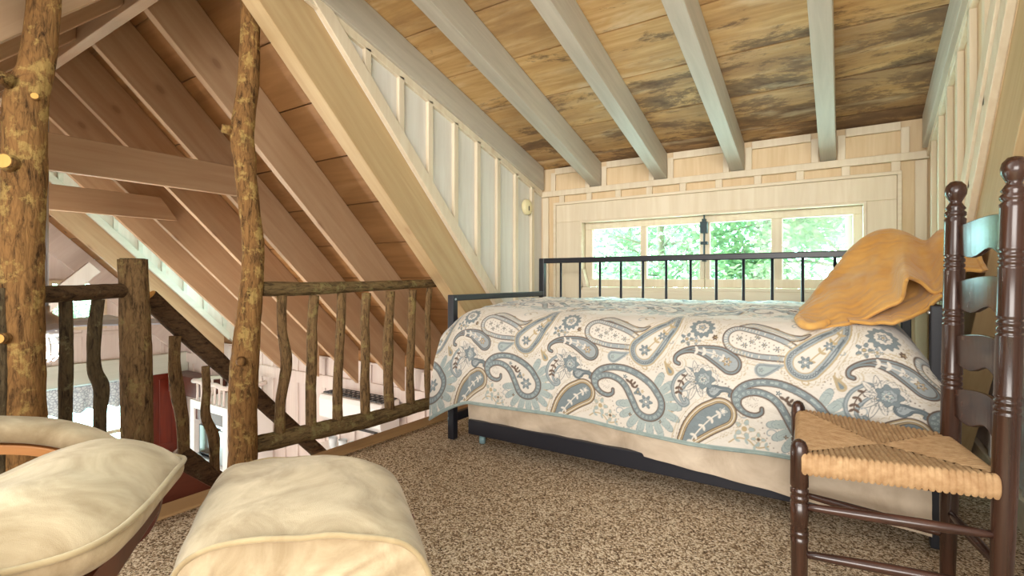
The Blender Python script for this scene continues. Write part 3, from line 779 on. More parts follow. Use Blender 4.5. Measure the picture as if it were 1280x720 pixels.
# gable window (upper) – small square light
def gable_window():
    f = MB(); x0, x1 = XG+.002, XG+.03
    y0, y1, z0, z1 = 2.14, 2.66, .30, .86
    w = .045
    f.box(x0, x1, y0-w, y1+w, z0-w, z0); f.box(x0, x1, y0-w, y1+w, z1, z1+w); f.box(x0, x1, y0-w, y0, z0, z1); f.box(x0, x1, y1, y1+w, z0, z1)
    o = struct(f.build('window_2', M['trim']))
    return y0, y1, z0, z1
GW = gable_window()
LW = (1.0, 2.93, -1.75, -.62)
def cut(ob, x, y0, y1, z0, z1):
    c = bpy.data.meshes.new('cutter'); bm = bmesh.new(); bmesh.ops.create_cube(bm, size=1)
    for v in bm.verts: v.co = Vector((x+v.co.x*.6, (y0+y1)/2+v.co.y*(y1-y0), (z0+z1)/2+v.co.z*(z1-z0)))
    bm.to_mesh(c); bm.free()
    co = bpy.data.objects.new('cutter', c); COL.objects.link(co)
    md = ob.modifiers.new('cut', 'BOOLEAN'); md.operation = 'DIFFERENCE'; md.object = co; md.solver = 'EXACT'
    bpy.context.view_layer.update()
    dg = bpy.context.evaluated_depsgraph_get(); me = bpy.data.meshes.new_from_object(ob.evaluated_get(dg))
    ob.modifiers.clear(); ob.data = me; bpy.data.objects.remove(co)
def rebuild_gable():
    """gable wall as one sheet with its two window openings"""
    global gable
    bpy.data.objects.remove(gable)
    outline = [(-1.6, HF), (YW, HF), (YW, CP-YW), (YR, CP-YR), (-1.6, CB-1.6)]
    gable = struct(MB().prism(outline, 0, XG-.08, XG).build('wall_gable', M['wall_hall']))
    cut(gable, XG-.04, *GW)
    cut(gable, XG-.04, *LW)
rebuild_gable()
def hall_window():
    f = MB(); x0, x1 = XG-.02, XG+.035
    y0, y1, z0, z1 = LW; w = .07
    f.box(x0, x1, y0-w, y0, z0-w, z1); f.box(x0, x1, y1, y1+w, z0-w, z1); f.box(x0, x1, y0, y1, z0-w, z0)
    for k in (1, 2): yy = y0+(y1-y0)*k/3; f.box(x0, x1, yy-.03, yy+.03, z0, z1)
    f.box(x0, x1, y0, y1, -1.2, -1.15)
    o = struct(f.build('window_3', M['trim'], bevel=.003))
    gl = MB(); gl.box(XG-.04, XG-.036, y0, y1, z0, z1); gl.build('pane', M['glass'], o)
hall_window()
v = MB(); n = 120; P = []
for i in range(n+1):
    y = LW[0]-.12+(LW[1]-LW[0]+.24)*i/n
    row = []
    for j in range(9):
        z = -.47-.33*j/8
        row.append(Vector((XG+.115+.022*math.sin(i*.55+.6*math.sin(i*.13))*(.3+j/8), y, z-(.02*math.sin(i*.55) if j == 8 else 0))))
    P.append(row)
tag(v.grid(P).build('window_valance', M['lace'], smooth=True, solid=.004), 'white lace valance gathered over the far lower window', 'curtain')
# outer hall wall below the roof, with battens
def wall_hall():
    m = MB().box(XG, XL-.02, YW, YW+.1, HF, .02)
    w = struct(m.build('wall_hall', M['wall_hall']))
    t = MB(); x = XG+.25
    while x < XL-.1:
        t.box(x-.025, x+.025, YW-.022, YW-.001, HF+.1, -.33); t.box(x-.025, x+.025, YW-.022, YW-.001, -.19, .0); x += .26
    t.box(XG, XL-.04, YW-.035, YW-.001, -.33, -.19)
    struct(t.build('trim_7', M['wall_hall'], bevel=.003))
wall_hall()
struct(MB().box(XG-.1, FE-.03, -1.7, YW+.1, HF-.05, HF).build('floor_hall', M['edge']))
struct(MB().box(FE-.05, FE-.035, -1.4, YW-.02, HF, -.12).build('wall_under_loft', M['wall_hall']))
# far dormer
def far_dormer():
    x = DH[0]
    pts = cheek_poly(CP+.0)
    struct(MB().prism(pts, 0, x-.06, x+.03).build('wall_far_left', M['wall_cool']))
    t = MB()
    for k in range(9):
        y = 1.6+.243*k; z0, z1 = CP+.05-y, dz(y)-.05
        if z1-z0 > .05: t.box(x+.03, x+.055, y-.022, y+.022, z0, z1)
    ya = 1.35
    t.prism([(ya, CP+.05-ya), (ya, CP-.05-ya), (YW-.1, CP-.05-YW+.1), (YW-.1, CP+.05-YW+.1)], 0, x+.03, x+.07)
    struct(t.build('trim_8', M['beam_teal'], bevel=.003))
    struct(MB().prism(pts, 0, DH[1]+.03, DH[1]+.09).build('wall_far_right', M['wall_cool']))
    boards_slope((1.02, dz(1.02)), (YW+.15, dz(YW+.15)), DH[0]-.06, DH[1]+.09, .38, 'ceiling_far_dormer', M['plank_d'])
    m = MB(); m.box(DH[0], DH[1]+.05, YW, YW+.08, .0, .80); m.box(DH[0], DH[1]+.05, YW, YW+.08, 1.45, 1.85)
    m.box(DH[0], DH[0]+.12, YW, YW+.08, .8, 1.45); m.box(DH[1]-.1, DH[1]+.05, YW, YW+.08, .8, 1.45)
    struct(m.build('wall_far_back', M['wall_cool']))
far_dormer()
# red panelled door in the far corner
def red_door():
    f = MB(); x = XG; y0, y1 = 3.02, 3.56
    f.box(x+.002, x+.05, y0, y1, HF, -.47)
    d = f.build('door_1', M['reddoor'], bevel=.004); struct(d)
    p = MB()
    for a, c in ((y0+.07, (y0+y1)/2-.03), ((y0+y1)/2+.03, y1-.07)):
        for z0, z1 in ((-2.3,-1.6), (-1.5,-.55)): p.box(x+.05, x+.066, a, c, z0, z1)
    p.build('door_panel', M['reddoor'], d, bevel=.01)
    fr = MB(); fr.box(x+.002, x+.07, y1, y1+.11, HF, -.47); fr.build('door_frame', M['redwood'], d, bevel=.004)
    hd = MB().lathe([(.0,0),(.025,.005),(.03,.03),(.02,.05),(0,.055)], (x+.05, y0+.05, -1.5), (1,0,0), 12); hd.build('door_handle', M['steel'], d, smooth=True)
red_door()
tag(MB().box(-8.25, -7.15, YW-.30, YW-.04, -.72, -.45).build('wall_cabinet', M['redwood'], bevel=.006), 'dark red wood wall cabinet in the far corner of the hall', 'cabinet')
# kitchen block with microwave and twig gallery
def kitchen():
    X0, X1, Y0, Y1, Z1 = -6.92, -6.03, 3.1, YW-.03, -.60
    c = thing('tall_cabinet', 'white tall kitchen cabinet with a microwave niche, seen below through the railing', 'cabinet', ((X0+X1)/2, 3.4, HF))
    m = MB(); w = .10
    m.box(X0, X0+w, Y0, Y1, HF, Z1); m.box(X1-w, X1, Y0, Y1, HF, Z1); m.box(X0+w, X1-w, Y0, Y1, Z1-.10, Z1)
    m.box(X0+w, X1-w, Y0, Y1, HF, -1.34); m.box(X0+w, X1-w, Y1-.03, Y1, -1.34, Z1-.1)
    m.build('body', M['white'], c, bevel=.004)
    d = MB(); d.box(X0+w+.01, X1-w-.01, Y0-.02, Y0-.002, HF+.1, -1.42); d.build('door', M['white'], c, bevel=.004)
    s = MB(); s.box(X0+w+.002, X1-w-.002, Y0+.02, Y0+.05, Z1-.24, Z1-.102); s.build('valance_board', M['redwood'], c)
    mw = thing('microwave_oven', 'silver and black microwave oven inside the white cabinet niche', 'microwave', ((X0+X1)/2, 3.3, -1.34))
    b = MB(); b.box(X0+.13, X1-.13, Y0+.06, Y0+.45, -1.335, -.86); b.build('body', M['steel'], mw, bevel=.008)
    dd = MB(); dd.box(X0+.15, X1-.30, Y0+.035, Y0+.058, -1.30, -.90); dd.build('door', M['blackglass'], mw, bevel=.006)
    h = MB(); h.tube([(X0+.16, Y0+.03, -1.26), (X0+.30, Y0-.005, -1.285), (X1-.42, Y0-.005, -1.285), (X1-.31, Y0+.03, -1.26)], .016, 8); h.build('handle', M['steel'], mw, smooth=True)
    k = MB(); k.box(X1-.28, X1-.15, Y0+.045, Y0+.058, -1.28, -.92); k.build('control_panel', M['steel'], mw)
    g_ = thing('twig_gallery_rail', 'pale twig gallery rail around the top of the white cabinet', 'railing', ((X0+X1)/2, 3.4, Z1))
    path = [(X0+.02, Y1-.08, Z1+.235), (X0+.02, Y0+.03, Z1+.23), (X1-.02, Y0+.03, Z1+.225), (X1-.02, Y1-.08, Z1+.23)]
    for a, e in zip(path, path[1:]):
        r = MB(); a, e = Vector(a), Vector(e)
        r.tube([a+(e-a)*t/6+Vector((0,0,.012*math.sin(t*2.1))) for t in range(7)], .028, 8, rough=.2); r.build('top_rail', M['beam_teal'] if a.x == e.x and a.x < -6.5 else M['wall_hall'], g_, smooth=True)
        L = (e-a).length; k = int(L/.10)
        for i in range(1, k):
            q = a+(e-a)*i/k
            s = MB(); s.tube([(q.x, q.y, Z1), (q.x+.004, q.y, Z1+.11), (q.x, q.y, q.z)], [.016,.014,.016], 7, rough=.15, seed=i); s.build('stick', M['wall_hall'], g_, smooth=True)
    ct = thing('kitchen_counter', 'white kitchen counter below the microwave cabinet', 'counter', (-6.6, 2.85, HF))
    t = MB(); t.box(-7.3, -6.03, 2.62, 3.08, -1.52, -1.48); t.build('worktop', M['white'], ct, bevel=.005)
    bb = MB(); bb.box(-7.25, -6.06, 2.68, 3.07, HF, -1.52); bb.build('body', M['white'], ct, bevel=.004)
kitchen()
def ac():
    a = thing('air_conditioner', 'white wall mounted air conditioner with a black slotted top, seen through the balusters', 'air conditioner', (-4.25, 3.5, -.60))
    m = MB().prism([(3.66,-.60),(3.45,-.60),(3.405,-.55),(3.40,-.36),(3.42,-.315),(3.66,-.30)], 0, -4.73, -3.77); m.build('case', M['white'], a, bevel=.01)
    g_ = MB()
    for k in range(13): x = -4.70+.9*k/12; g_.box(x-.006, x+.006, 3.44, 3.65, -.308, -.296)
    for y in (3.45, 3.52, 3.59, 3.645): g_.box(-4.70, -3.80, y-.005, y+.005, -.306, -.293)
    g_.build('top_grille', M['grille'], a)
    l = MB(); l.box(-4.65, -3.85, 3.40, 3.44, -.606, -.596); l.build('louver', M['grille'], a)
ac()
def hall_shelf():
    s = thing('wall_shelf', 'white shelf below the air conditioner', 'shelf', (-4.3, 3.55, -.92))
    m = MB(); m.box(-4.9, -3.4, 3.42, YW-.03, -.94, -.91); m.build('board', M['white'], s, bevel=.004)
    for x in (-4.75, -3.6): MB().prism([(YW-.025,-.94),(3.46,-.94),(YW-.025,-1.1)], 0, x-.015, x+.015).build('bracket', M['white'], s)
    for k in range(5):
        x = -4.62+.16*k
        c = MB().lathe([(.03,0),(.034,.002),(.042,.06),(.048,.12),(.045,.12),(.036,.02),(0,.012)], (x, 3.5, -.91), (0,0,1), 14)
        tag(c.build('drinking_glass', M['dirtglass'], smooth=True), 'small clear drinking glass on the shelf below the air conditioner', 'glass', 'glasses on the hall shelf')
hall_shelf()
def fan():
    f = thing('ceiling_fan', 'dark bladed ceiling fan with a lit caged lamp, behind the left log post', 'ceiling fan', (-4.27, 1.06, .45))
    c = Vector((-4.27, 1.06, .60))
    m = MB().lathe([(.0,.0),(.07,.0),(.12,.03),(.12,.09),(.06,.13),(.02,.16),(.02,.2)], c-Vector((0,0,.05)), (0,0,1), 24); m.build('motor', M['steel'], f, smooth=True)
    r = MB().tube([c+Vector((0,0,.1)), (c.x, c.y, 2.25)], .014, 10); r.build('downrod', M['steel'], f, smooth=True)
    for k in range(5):
        a = math.radians(57+72*k); d = Vector((math.cos(a), math.sin(a), 0)); sd = Vector((-math.sin(a), math.cos(a), 0))
        b = MB()
        pr = [(.13,.045),(.24,.058),(.62,.07),(.66,.05)]
        vs = []
        for rr, w in pr:
            for s_, zz in ((-1, -.012), (1, .012)):
                for th in (-.004, .004): vs.append(c+d*rr+sd*(w*s_)+Vector((0,0,.03+zz+th)))
        fs = []
        for i in range(3):
            o = i*4; fs += [(o,o+4,o+6,o+2),(o+1,o+3,o+7,o+5),(o,o+1,o+5,o+4),(o+2,o+6,o+7,o+3)]
        fs += [(0,2,3,1),(12,13,15,14)]
        b.add(vs, fs); bo = b.build('blade', M['fanblade'], f)
    g_ = MB().lathe([(.0,-.19),(.05,-.18),(.065,-.12),(.05,-.06),(.03,-.05)], c, (0,0,1), 16); g_.build('lamp', M['lampglass'], f, smooth=True)
    k_ = MB()
    for i in range(8):
        a = 2*PI*i/8; d = Vector((math.cos(a), math.sin(a), 0))
        k_.tube([c+d*.05+Vector((0,0,-.05)), c+d*.088+Vector((0,0,-.09)), c+d*.088+Vector((0,0,-.16)), c+d*.04+Vector((0,0,-.205))], .004, 6)
    for z in (-.09,-.16): k_.tube([c+Vector((.088*math.cos(2*PI*i/24), .088*math.sin(2*PI*i/24), z)) for i in range(24)], .004, 6, closed=True)
    k_.build('cage', M['steel'], f, smooth=True)
fan()

# ------------------------------------------------------------------ right side under the main roof
def right_side():
    x = .57
    struct(MB().prism([(.9,0),(YW-.02,0),(YW-.02,.01),(CP-.95-.02,.93),(.9,2.6)], 0, x, x+.08).build('wall_side', M['wall_hall']))
    t = MB(); y = 1.0
    while y < 3.3: t.box(x-.02, x-.001, y-.022, y+.022, .12, min(2.4, CR-y)); y += .26
    struct(t.build('trim_9', M['wall_hall'], bevel=.003))
    struct(MB().box(x-.03, x-.001, .95, 3.5, 0, .12).build('baseboard_side', M['trim'], bevel=.004))
right_side()

# ------------------------------------------------------------------ logs
def log_path(p, q, n, wob, seed):
    p, q = Vector(p), Vector(q); out = []
    for i in range(n+1):
        t = i/n; c = p.lerp(q, t); e = math.sin(PI*t)**.6 if wob else 0
        out.append(c+Vector((noise.noise(Vector((seed*5.1, t*2.6, 1)))*wob*e, noise.noise(Vector((seed*7.7, t*2.6, 9)))*wob*e, noise.noise(Vector((seed*2.3, t*2.6, 4)))*wob*e*.4)))
    return out
def smooth_path(pts, n):
    """Catmull-Rom through (x,y,z,r) tuples"""
    P = [Vector(p) for p in pts]; P = [P[0]*2-P[1]]+P+[P[-1]*2-P[-2]]
    out = []
    for i in range(1, len(P)-2):
        for k in range(n):
            t = k/n; a, b2, c, d = P[i-1], P[i], P[i+1], P[i+2]
            out.append(.5*((2*b2)+(c-a)*t+(2*a-5*b2+4*c-d)*t*t+(3*b2-a-3*c+d)*t*t*t))
    out.append(P[-2]); return out
def log_from(mb, pts4, seed, seg=18, rough=.07, n=8):
    sp = smooth_path([Vector(p) for p in pts4], n)
    mb.tube([Vector(p[:3]) for p in sp], [p[3] for p in sp], seg, True, rough, seed); return mb
def atx(u, v, X):
    """world point on the plane x = X seen at photo pixel (u, v)"""
    a = (u-640)/F_PX; b = (HOR-v)/F_PX; dx = a*C_-S_; dy = C_+a*S_; t = X/dx
    return Vector((X, t*dy, CAMZ+b*t))
def knot(mb, p, d, r, l=.03, seed=0):
    p, d = Vector(p), Vector(d).normalized()
    return mb.tube([p-d*.02, p+d*l*.6, p+d*l], [r*1.45, r*1.1, r], 12, True, .08, seed)
# left post
XP = -2.31
def p4(u, v, X, r): 
    a = atx(u, v, X); return Vector((a.x, a.y, a.z, r))
def vec4(v3, r): return Vector((v3.x, v3.y, v3.z, r))
def left_post():
    o = thing('log_post', 'thick lichen covered log post at the left edge, behind the cream armchair', 'log post', (XP, .51, 0), 'bark covered log posts')
    yb = atx(28, 690, XP).y
    pts = [Vector((XP, yb, 0, .070)), p4(29, 560, XP, .064), p4(28, 470, XP, .060), p4(27, 380, XP, .060), p4(28, 300, XP, .058), p4(31, 210, XP, .057),
           p4(33, 130, XP, .056), p4(46, 80, XP, .049), p4(54, 20, XP, .046), p4(56, -60, XP, .046), p4(57, -78, XP, .046)]
    log_from(MB(), pts, 3, 22, .06).build('trunk', M['bark_post'], o, smooth=True)
    for (u, v, r, dx) in ((22, 208, .024, .0), (12, 104, .018, -.3), (17, 421, .016, 0), (53, 130, .011, .3)):
        c = atx(u, v, XP); d = Vector((.75, -.65, .05)) if dx == 0 else Vector((.5,-.5,.1))+Vector((dx, dx*.7, 0))
        base = Vector((c.x, c.y, c.z))+Vector((.75,-.55,0)).normalized()*.040
        st = knot(MB(), base, d, r, .035, int(u)); s = st.build('branch_stub', M['bark_post'], o, smooth=True)
        cf = MB().lathe([(r*.92,0),(r*.92,.003)], base+d.normalized()*.034, d, 14); cf.build('cut_end', M['cutwood'], s)
left_post()
def slim_post():
    o = thing('log_post', 'slim crooked log post between the two railing sections, under the blonde beam', 'log post', (XP, 1.26, 0), 'bark covered log posts')
    pts = [Vector((XP, atx(303, 600, XP).y, 0, .064)), p4(304, 540, XP, .060), p4(304, 480, XP, .062), p4(309, 420, XP, .056), p4(314, 360, XP, .049), p4(317, 310, XP, .047), p4(311, 255, XP, .045),
           p4(306, 200, XP, .047), p4(303, 165, XP, .050), p4(310, 110, XP, .045), p4(312, 60, XP, .043), p4(313, 10, XP, .042), p4(313, -25, XP, .042)]
    log_from(MB(), pts, 9, 20, .07).build('trunk', M['bark_post'], o, smooth=True)
    c = atx(303, 165, XP); b = Vector((c.x-.02, c.y-.05, c.z))
    st = knot(MB(), b, (-.3,-1,.1), .018, .03, 2).build('branch_stub', M['bark_post'], o, smooth=True)
    c = atx(302, 450, XP); b = c+Vector((.055,-.03,0))
    knot(MB(), b, (1,-.5,0), .016, .012, 5).build('branch_stub', M['bark_post'], o, smooth=True)
slim_post()
# railing right of the slim post
def right_railing():
    X = XP
    o = thing('log_railing', 'log railing with seven stick balusters between the slim post and the bed', 'railing', (X, 1.9, .1), 'stick and log railings')
    tr = [p4(326, 361, X, .036), p4(380, 361, X, .034), p4(430, 359, X, .031), p4(480, 357, X, .029), p4(545, 354, X, .026)]
    log_from(MB(), tr, 4, 14, .07).build('top_rail', M['bark_y'], o, smooth=True)
    br = [p4(318, 556, X, .040), p4(350, 549, X, .042), p4(400, 538, X, .044), p4(450, 527, X, .046), p4(490, 517, X, .042), p4(520, 508, X, .040), p4(556, 500, X, .037)]
    log_from(MB(), br, 6, 16, .10).build('bottom_rail', M['bark_y'], o, smooth=True)
    tb = [(352,369,355,455,349,546,.024),(393,369,390,440,389,536,.026),(427,366,424,440,422,530,.025),(458,366,457,440,457,520,.026),(488,364,485,430,487,512,.028),(516,362,514,430,513,508,.025),(537,360,535,430,535,500,.019)]
    for i, (u0,v0,u1,v1,u2,v2,r) in enumerate(tb):
        pts = [p4(u0, v0, X, r), p4((u0+u1)/2+R.uniform(-2,2), (v0+v1)/2, X, r*.97), p4(u1+(3 if i == 0 else 0), v1, X, r*(1.15 if i in (0,4) else 1)), p4((u1+u2)/2-1, (v1+v2)/2, X, r*1.03), p4(u2, v2, X, r*1.1)]
        log_from(MB(), pts, 20+i, 12, .09, 6).build('baluster', M['bark_up'], o, smooth=True)
right_railing()
# newel and left section
XN = -2.50
def left_railing():
    nw = thing('newel_post', 'squat log newel post at the top of the stairs', 'newel post', (XN, .9, -.2), )
    pts = [p4(172, 600, XN, .058), p4(171, 500, XN, .057), p4(170, 440, XN, .056), p4(168, 380, XN, .054), p4(166, 324, XN, .053)]
    log_from(MB(), pts, 13, 18, .05).build('trunk', M['bark_up'], nw, smooth=True)
    t = pts[-1]; MB().lathe([(.046,0),(.044,.004)], (t.x, t.y, t.z-.001), (0,0,1), 16).build('cut_top', M['bark_dark'], nw)
    o = thing('log_railing', 'short log railing with dark stick balusters between the left post and the newel', 'railing', (-2.42, .75, .1), 'stick and log railings')
    p0, p1 = atx(40, 369, -2.33), atx(160, 363, XN)
    pm = [vec4(p0.lerp(p1, t), .030) for t in (0,.3,.6,1.0)]
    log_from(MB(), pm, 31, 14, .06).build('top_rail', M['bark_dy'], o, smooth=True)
    for i, (u, ub, kn) in enumerate(((82, 82, 0), (122, 124, 1))):
        X = -2.33+(XN+2.33)*(u-40)/120
        if kn: pts = [p4(123, 374, X, .021), p4(119, 405, X, .023), p4(117, 440, X, .021), p4(119, 465, X, .024), p4(127, 485, X, .026), p4(125, 520, X, .022), p4(124, 590, X, .022)]
        else: pts = [p4(82, 374, X, .020), p4(83, 430, X, .021), p4(82, 500, X, .021), p4(83, 600, X, .021)]
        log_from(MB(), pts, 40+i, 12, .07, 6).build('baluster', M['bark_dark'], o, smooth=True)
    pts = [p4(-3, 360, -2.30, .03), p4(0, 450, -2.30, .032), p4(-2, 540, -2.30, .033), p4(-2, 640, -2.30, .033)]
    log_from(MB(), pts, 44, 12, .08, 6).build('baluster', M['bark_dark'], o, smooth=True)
left_railing()
def stair_rail():
    X = -2.62
    o = thing('stair_railing', 'sloping log stair railing going down behind the slim post', 'railing', (X, 1.3, -.6), 'stick and log railings')
    a, b = atx(184, 372, X), atx(412, 578, X)
    pts = [vec4(a.lerp(b, t), .044-.006*t) for t in (0,.25,.5,.75,1)]
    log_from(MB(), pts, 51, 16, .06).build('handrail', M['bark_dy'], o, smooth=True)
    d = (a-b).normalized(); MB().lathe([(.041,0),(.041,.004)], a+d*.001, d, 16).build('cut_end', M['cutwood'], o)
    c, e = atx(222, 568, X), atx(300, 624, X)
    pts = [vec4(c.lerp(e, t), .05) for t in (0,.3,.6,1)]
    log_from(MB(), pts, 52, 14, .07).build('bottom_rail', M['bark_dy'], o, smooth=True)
    st = [[(219,420,.024),(218,455,.024),(222,490,.030),(228,525,.027),(230,575,.026)], [(257,458,.019),(258,490,.019),(257,520,.022),(267,545,.026),(268,575,.022),(270,602,.021)]]
    for i, L in enumerate(st):
        log_from(MB(), [p4(u, v, X+.01, r) for u, v, r in L], 60+i, 12, .09, 6).build('baluster', M['bark_up'], o, smooth=True)
stair_rail()
def stairs():
    o = thing('staircase', 'red brown wooden stairs going down along the loft edge', 'stairs', (-2.65, 1.6, HF))
    for k in range(9):
        y0 = .62+.235*k; z = -.02-.245*(k+1)+.22
        m = MB().box(-3.2, FE-.12, y0, y0+.27, z-.04, z); m.build('tread', M['redwood'], o, bevel=.005)
    for x in (FE-.105, -3.24):
        a, e = atx(205, 577, FE-.105), atx(300, 628, FE-.105); sl_ = (e.z-a.z)/(e.y-a.y)
        lo = 0 if x > -3 else .42
        m = MB().prism([(a.y-.15,a.z-.15*sl_-lo),(e.y,e.z-lo),(2.95,-2.27),(2.7,-2.4),(a.y-.15,-.45)], 0, x-.015, x+.015); m.build('stringer', M['redwood'], o, bevel=.004)
stairs()

# ------------------------------------------------------------------ smoke alarm
c = atx(657, 259, XL+.004)
sm = thing('smoke_alarm', 'round cream smoke alarm on the white batten wall by the corner', 'smoke alarm', c)
MB().lathe([(.062,0),(.062,.018),(.056,.030),(.03,.036),(0,.037)], c, (1,0,0), 32).build('case', M['offwhite'], sm, smooth=True, bevel=.002)
MB().box(c.x+.034, c.x+.040, c.y-.012, c.y-.004, c.z-.03, c.z+.005).build('test_button', M['grille'], sm)

# ------------------------------------------------------------------ daybed
BX0, BX1, BY0, BY1 = -1.88, .27, 2.24, 3.28
def daybed():
    o = thing('daybed', 'black metal daybed with a spindle back under the window', 'daybed', ((BX0+BX1)/2, (BY0+BY1)/2, 0))
    s = .021
    for x in (BX0, BX1):
        for y, z in ((BY0, .83), (BY1, 1.075)):
            p = MB().box(x-s, x+s, y-s, y+s, .003, z); po = p.build('post', M['black'], o, bevel=.004)
            for zz in (z-.025, .2):
                bt = MB().lathe([(.007,0),(.007,.003),(.003,.006)], (x+s if x < -1 else x-s, y, zz), (1 if x < -1 else -1, 0, 0), 10)
                bt.build('bolt', M['bolt'], po)
        MB().box(x-.017, x+.017, BY0, BY1, .795, .83).build('arm_rail', M['black'], o, bevel=.004)
        MB().box(x-.017, x+.017, BY0, BY1, .10, .15).build('end_rail', M['black'], o, bevel=.004)
    MB().box(BX0, BX1, BY1-.019, BY1+.019, 1.038, 1.075).build('back_rail', M['black'], o, bevel=.005)
    MB().box(BX0, BX1, BY1-.015, BY1+.015, .30, .34).build('lower_back_rail', M['black'], o, bevel=.004)
    n = 14
    for k in range(1, n):
        x = BX0+(BX1-BX0)*k/n
        MB().tube([(x, BY1, .34), (x, BY1, 1.04)], .0085, 10).build('spindle', M['black'], o, smooth=True)
    MB().box(BX0+.14, BX1-.06, BY0-.035, BY0+.0, .062, .142).build('front_rail', M['black'], o, bevel=.003)
    MB().box(BX0+.14, BX1-.06, BY1-.06, BY1-.03, .062, .142).build('rear_rail', M['black'], o, bevel=.003)
    for x in (BX0+.2, -.15):
        c = MB(); c.box(x-.02, x+.02, BY0+.012, BY0+.05, .045, .10)
        co = c.build('caster', M['blackplastic'], o, bevel=.006)
        MB().lathe([(.0,-.016),(.024,-.016),(.028,-.008),(.028,.008),(.024,.016),(0,.016)], (x, BY0+.02, .029), (.9,.45,0), 20).build('wheel', M['clear'], co, smooth=True)
daybed()
def sag_cloth(x0, x1, y, z0, z1, depth):
    m = MB(); nx, nz = 150, 14; P = []
    for i in range(nx+1):
        t = i/nx; x = x0+(x1-x0)*t; row = []
        for j in range(nz+1):
            s = j/nz; z = z1+(z0-z1)*s-.075*s*max(0, (t-.52)/.48)**1.15
            w = .008*noise.noise(Vector((x*5+s*2.6, s*1.2, 3)))+.006*math.sin(x*16+s*6+3*noise.noise(Vector((x*2, s, 0))))*(1-s*.6)-.034*min(1, max(0, (t-.47)/.06))*s+.004*math.sin(x*31+s*9+4*noise.noise(Vector((x*3, s*2, 8))))
            row.append(Vector((x, y+w-.018*math.sin(PI*s), z)))
        P.append(row)
    m.grid(P)
    o = len(m.v)
    m.box(x0+.02, x1-.02, y+.03, y+depth, z0+.02, z1-.01)
    return m
tag(sag_cloth(BX0+.13, BX1-.02, BY0-.012, .128, .33, .98).build('box_spring', M['ticking'], smooth=True), 'wrinkled beige cloth covered box spring under the quilt', 'box spring')
def pill(x0, x1, y0, y1, z0, z1, r=.06, n=5):
    m = MB().box(x0, x1, y0, y1, z0, z1); return m
tag(pill(BX0+.05, BX1-.05, BY0+.03, BY1-.06, .34, .70).build('mattress', M['mattress'], bevel=.05), 'white mattress between the paisley quilt and the beige box spring', 'mattress')
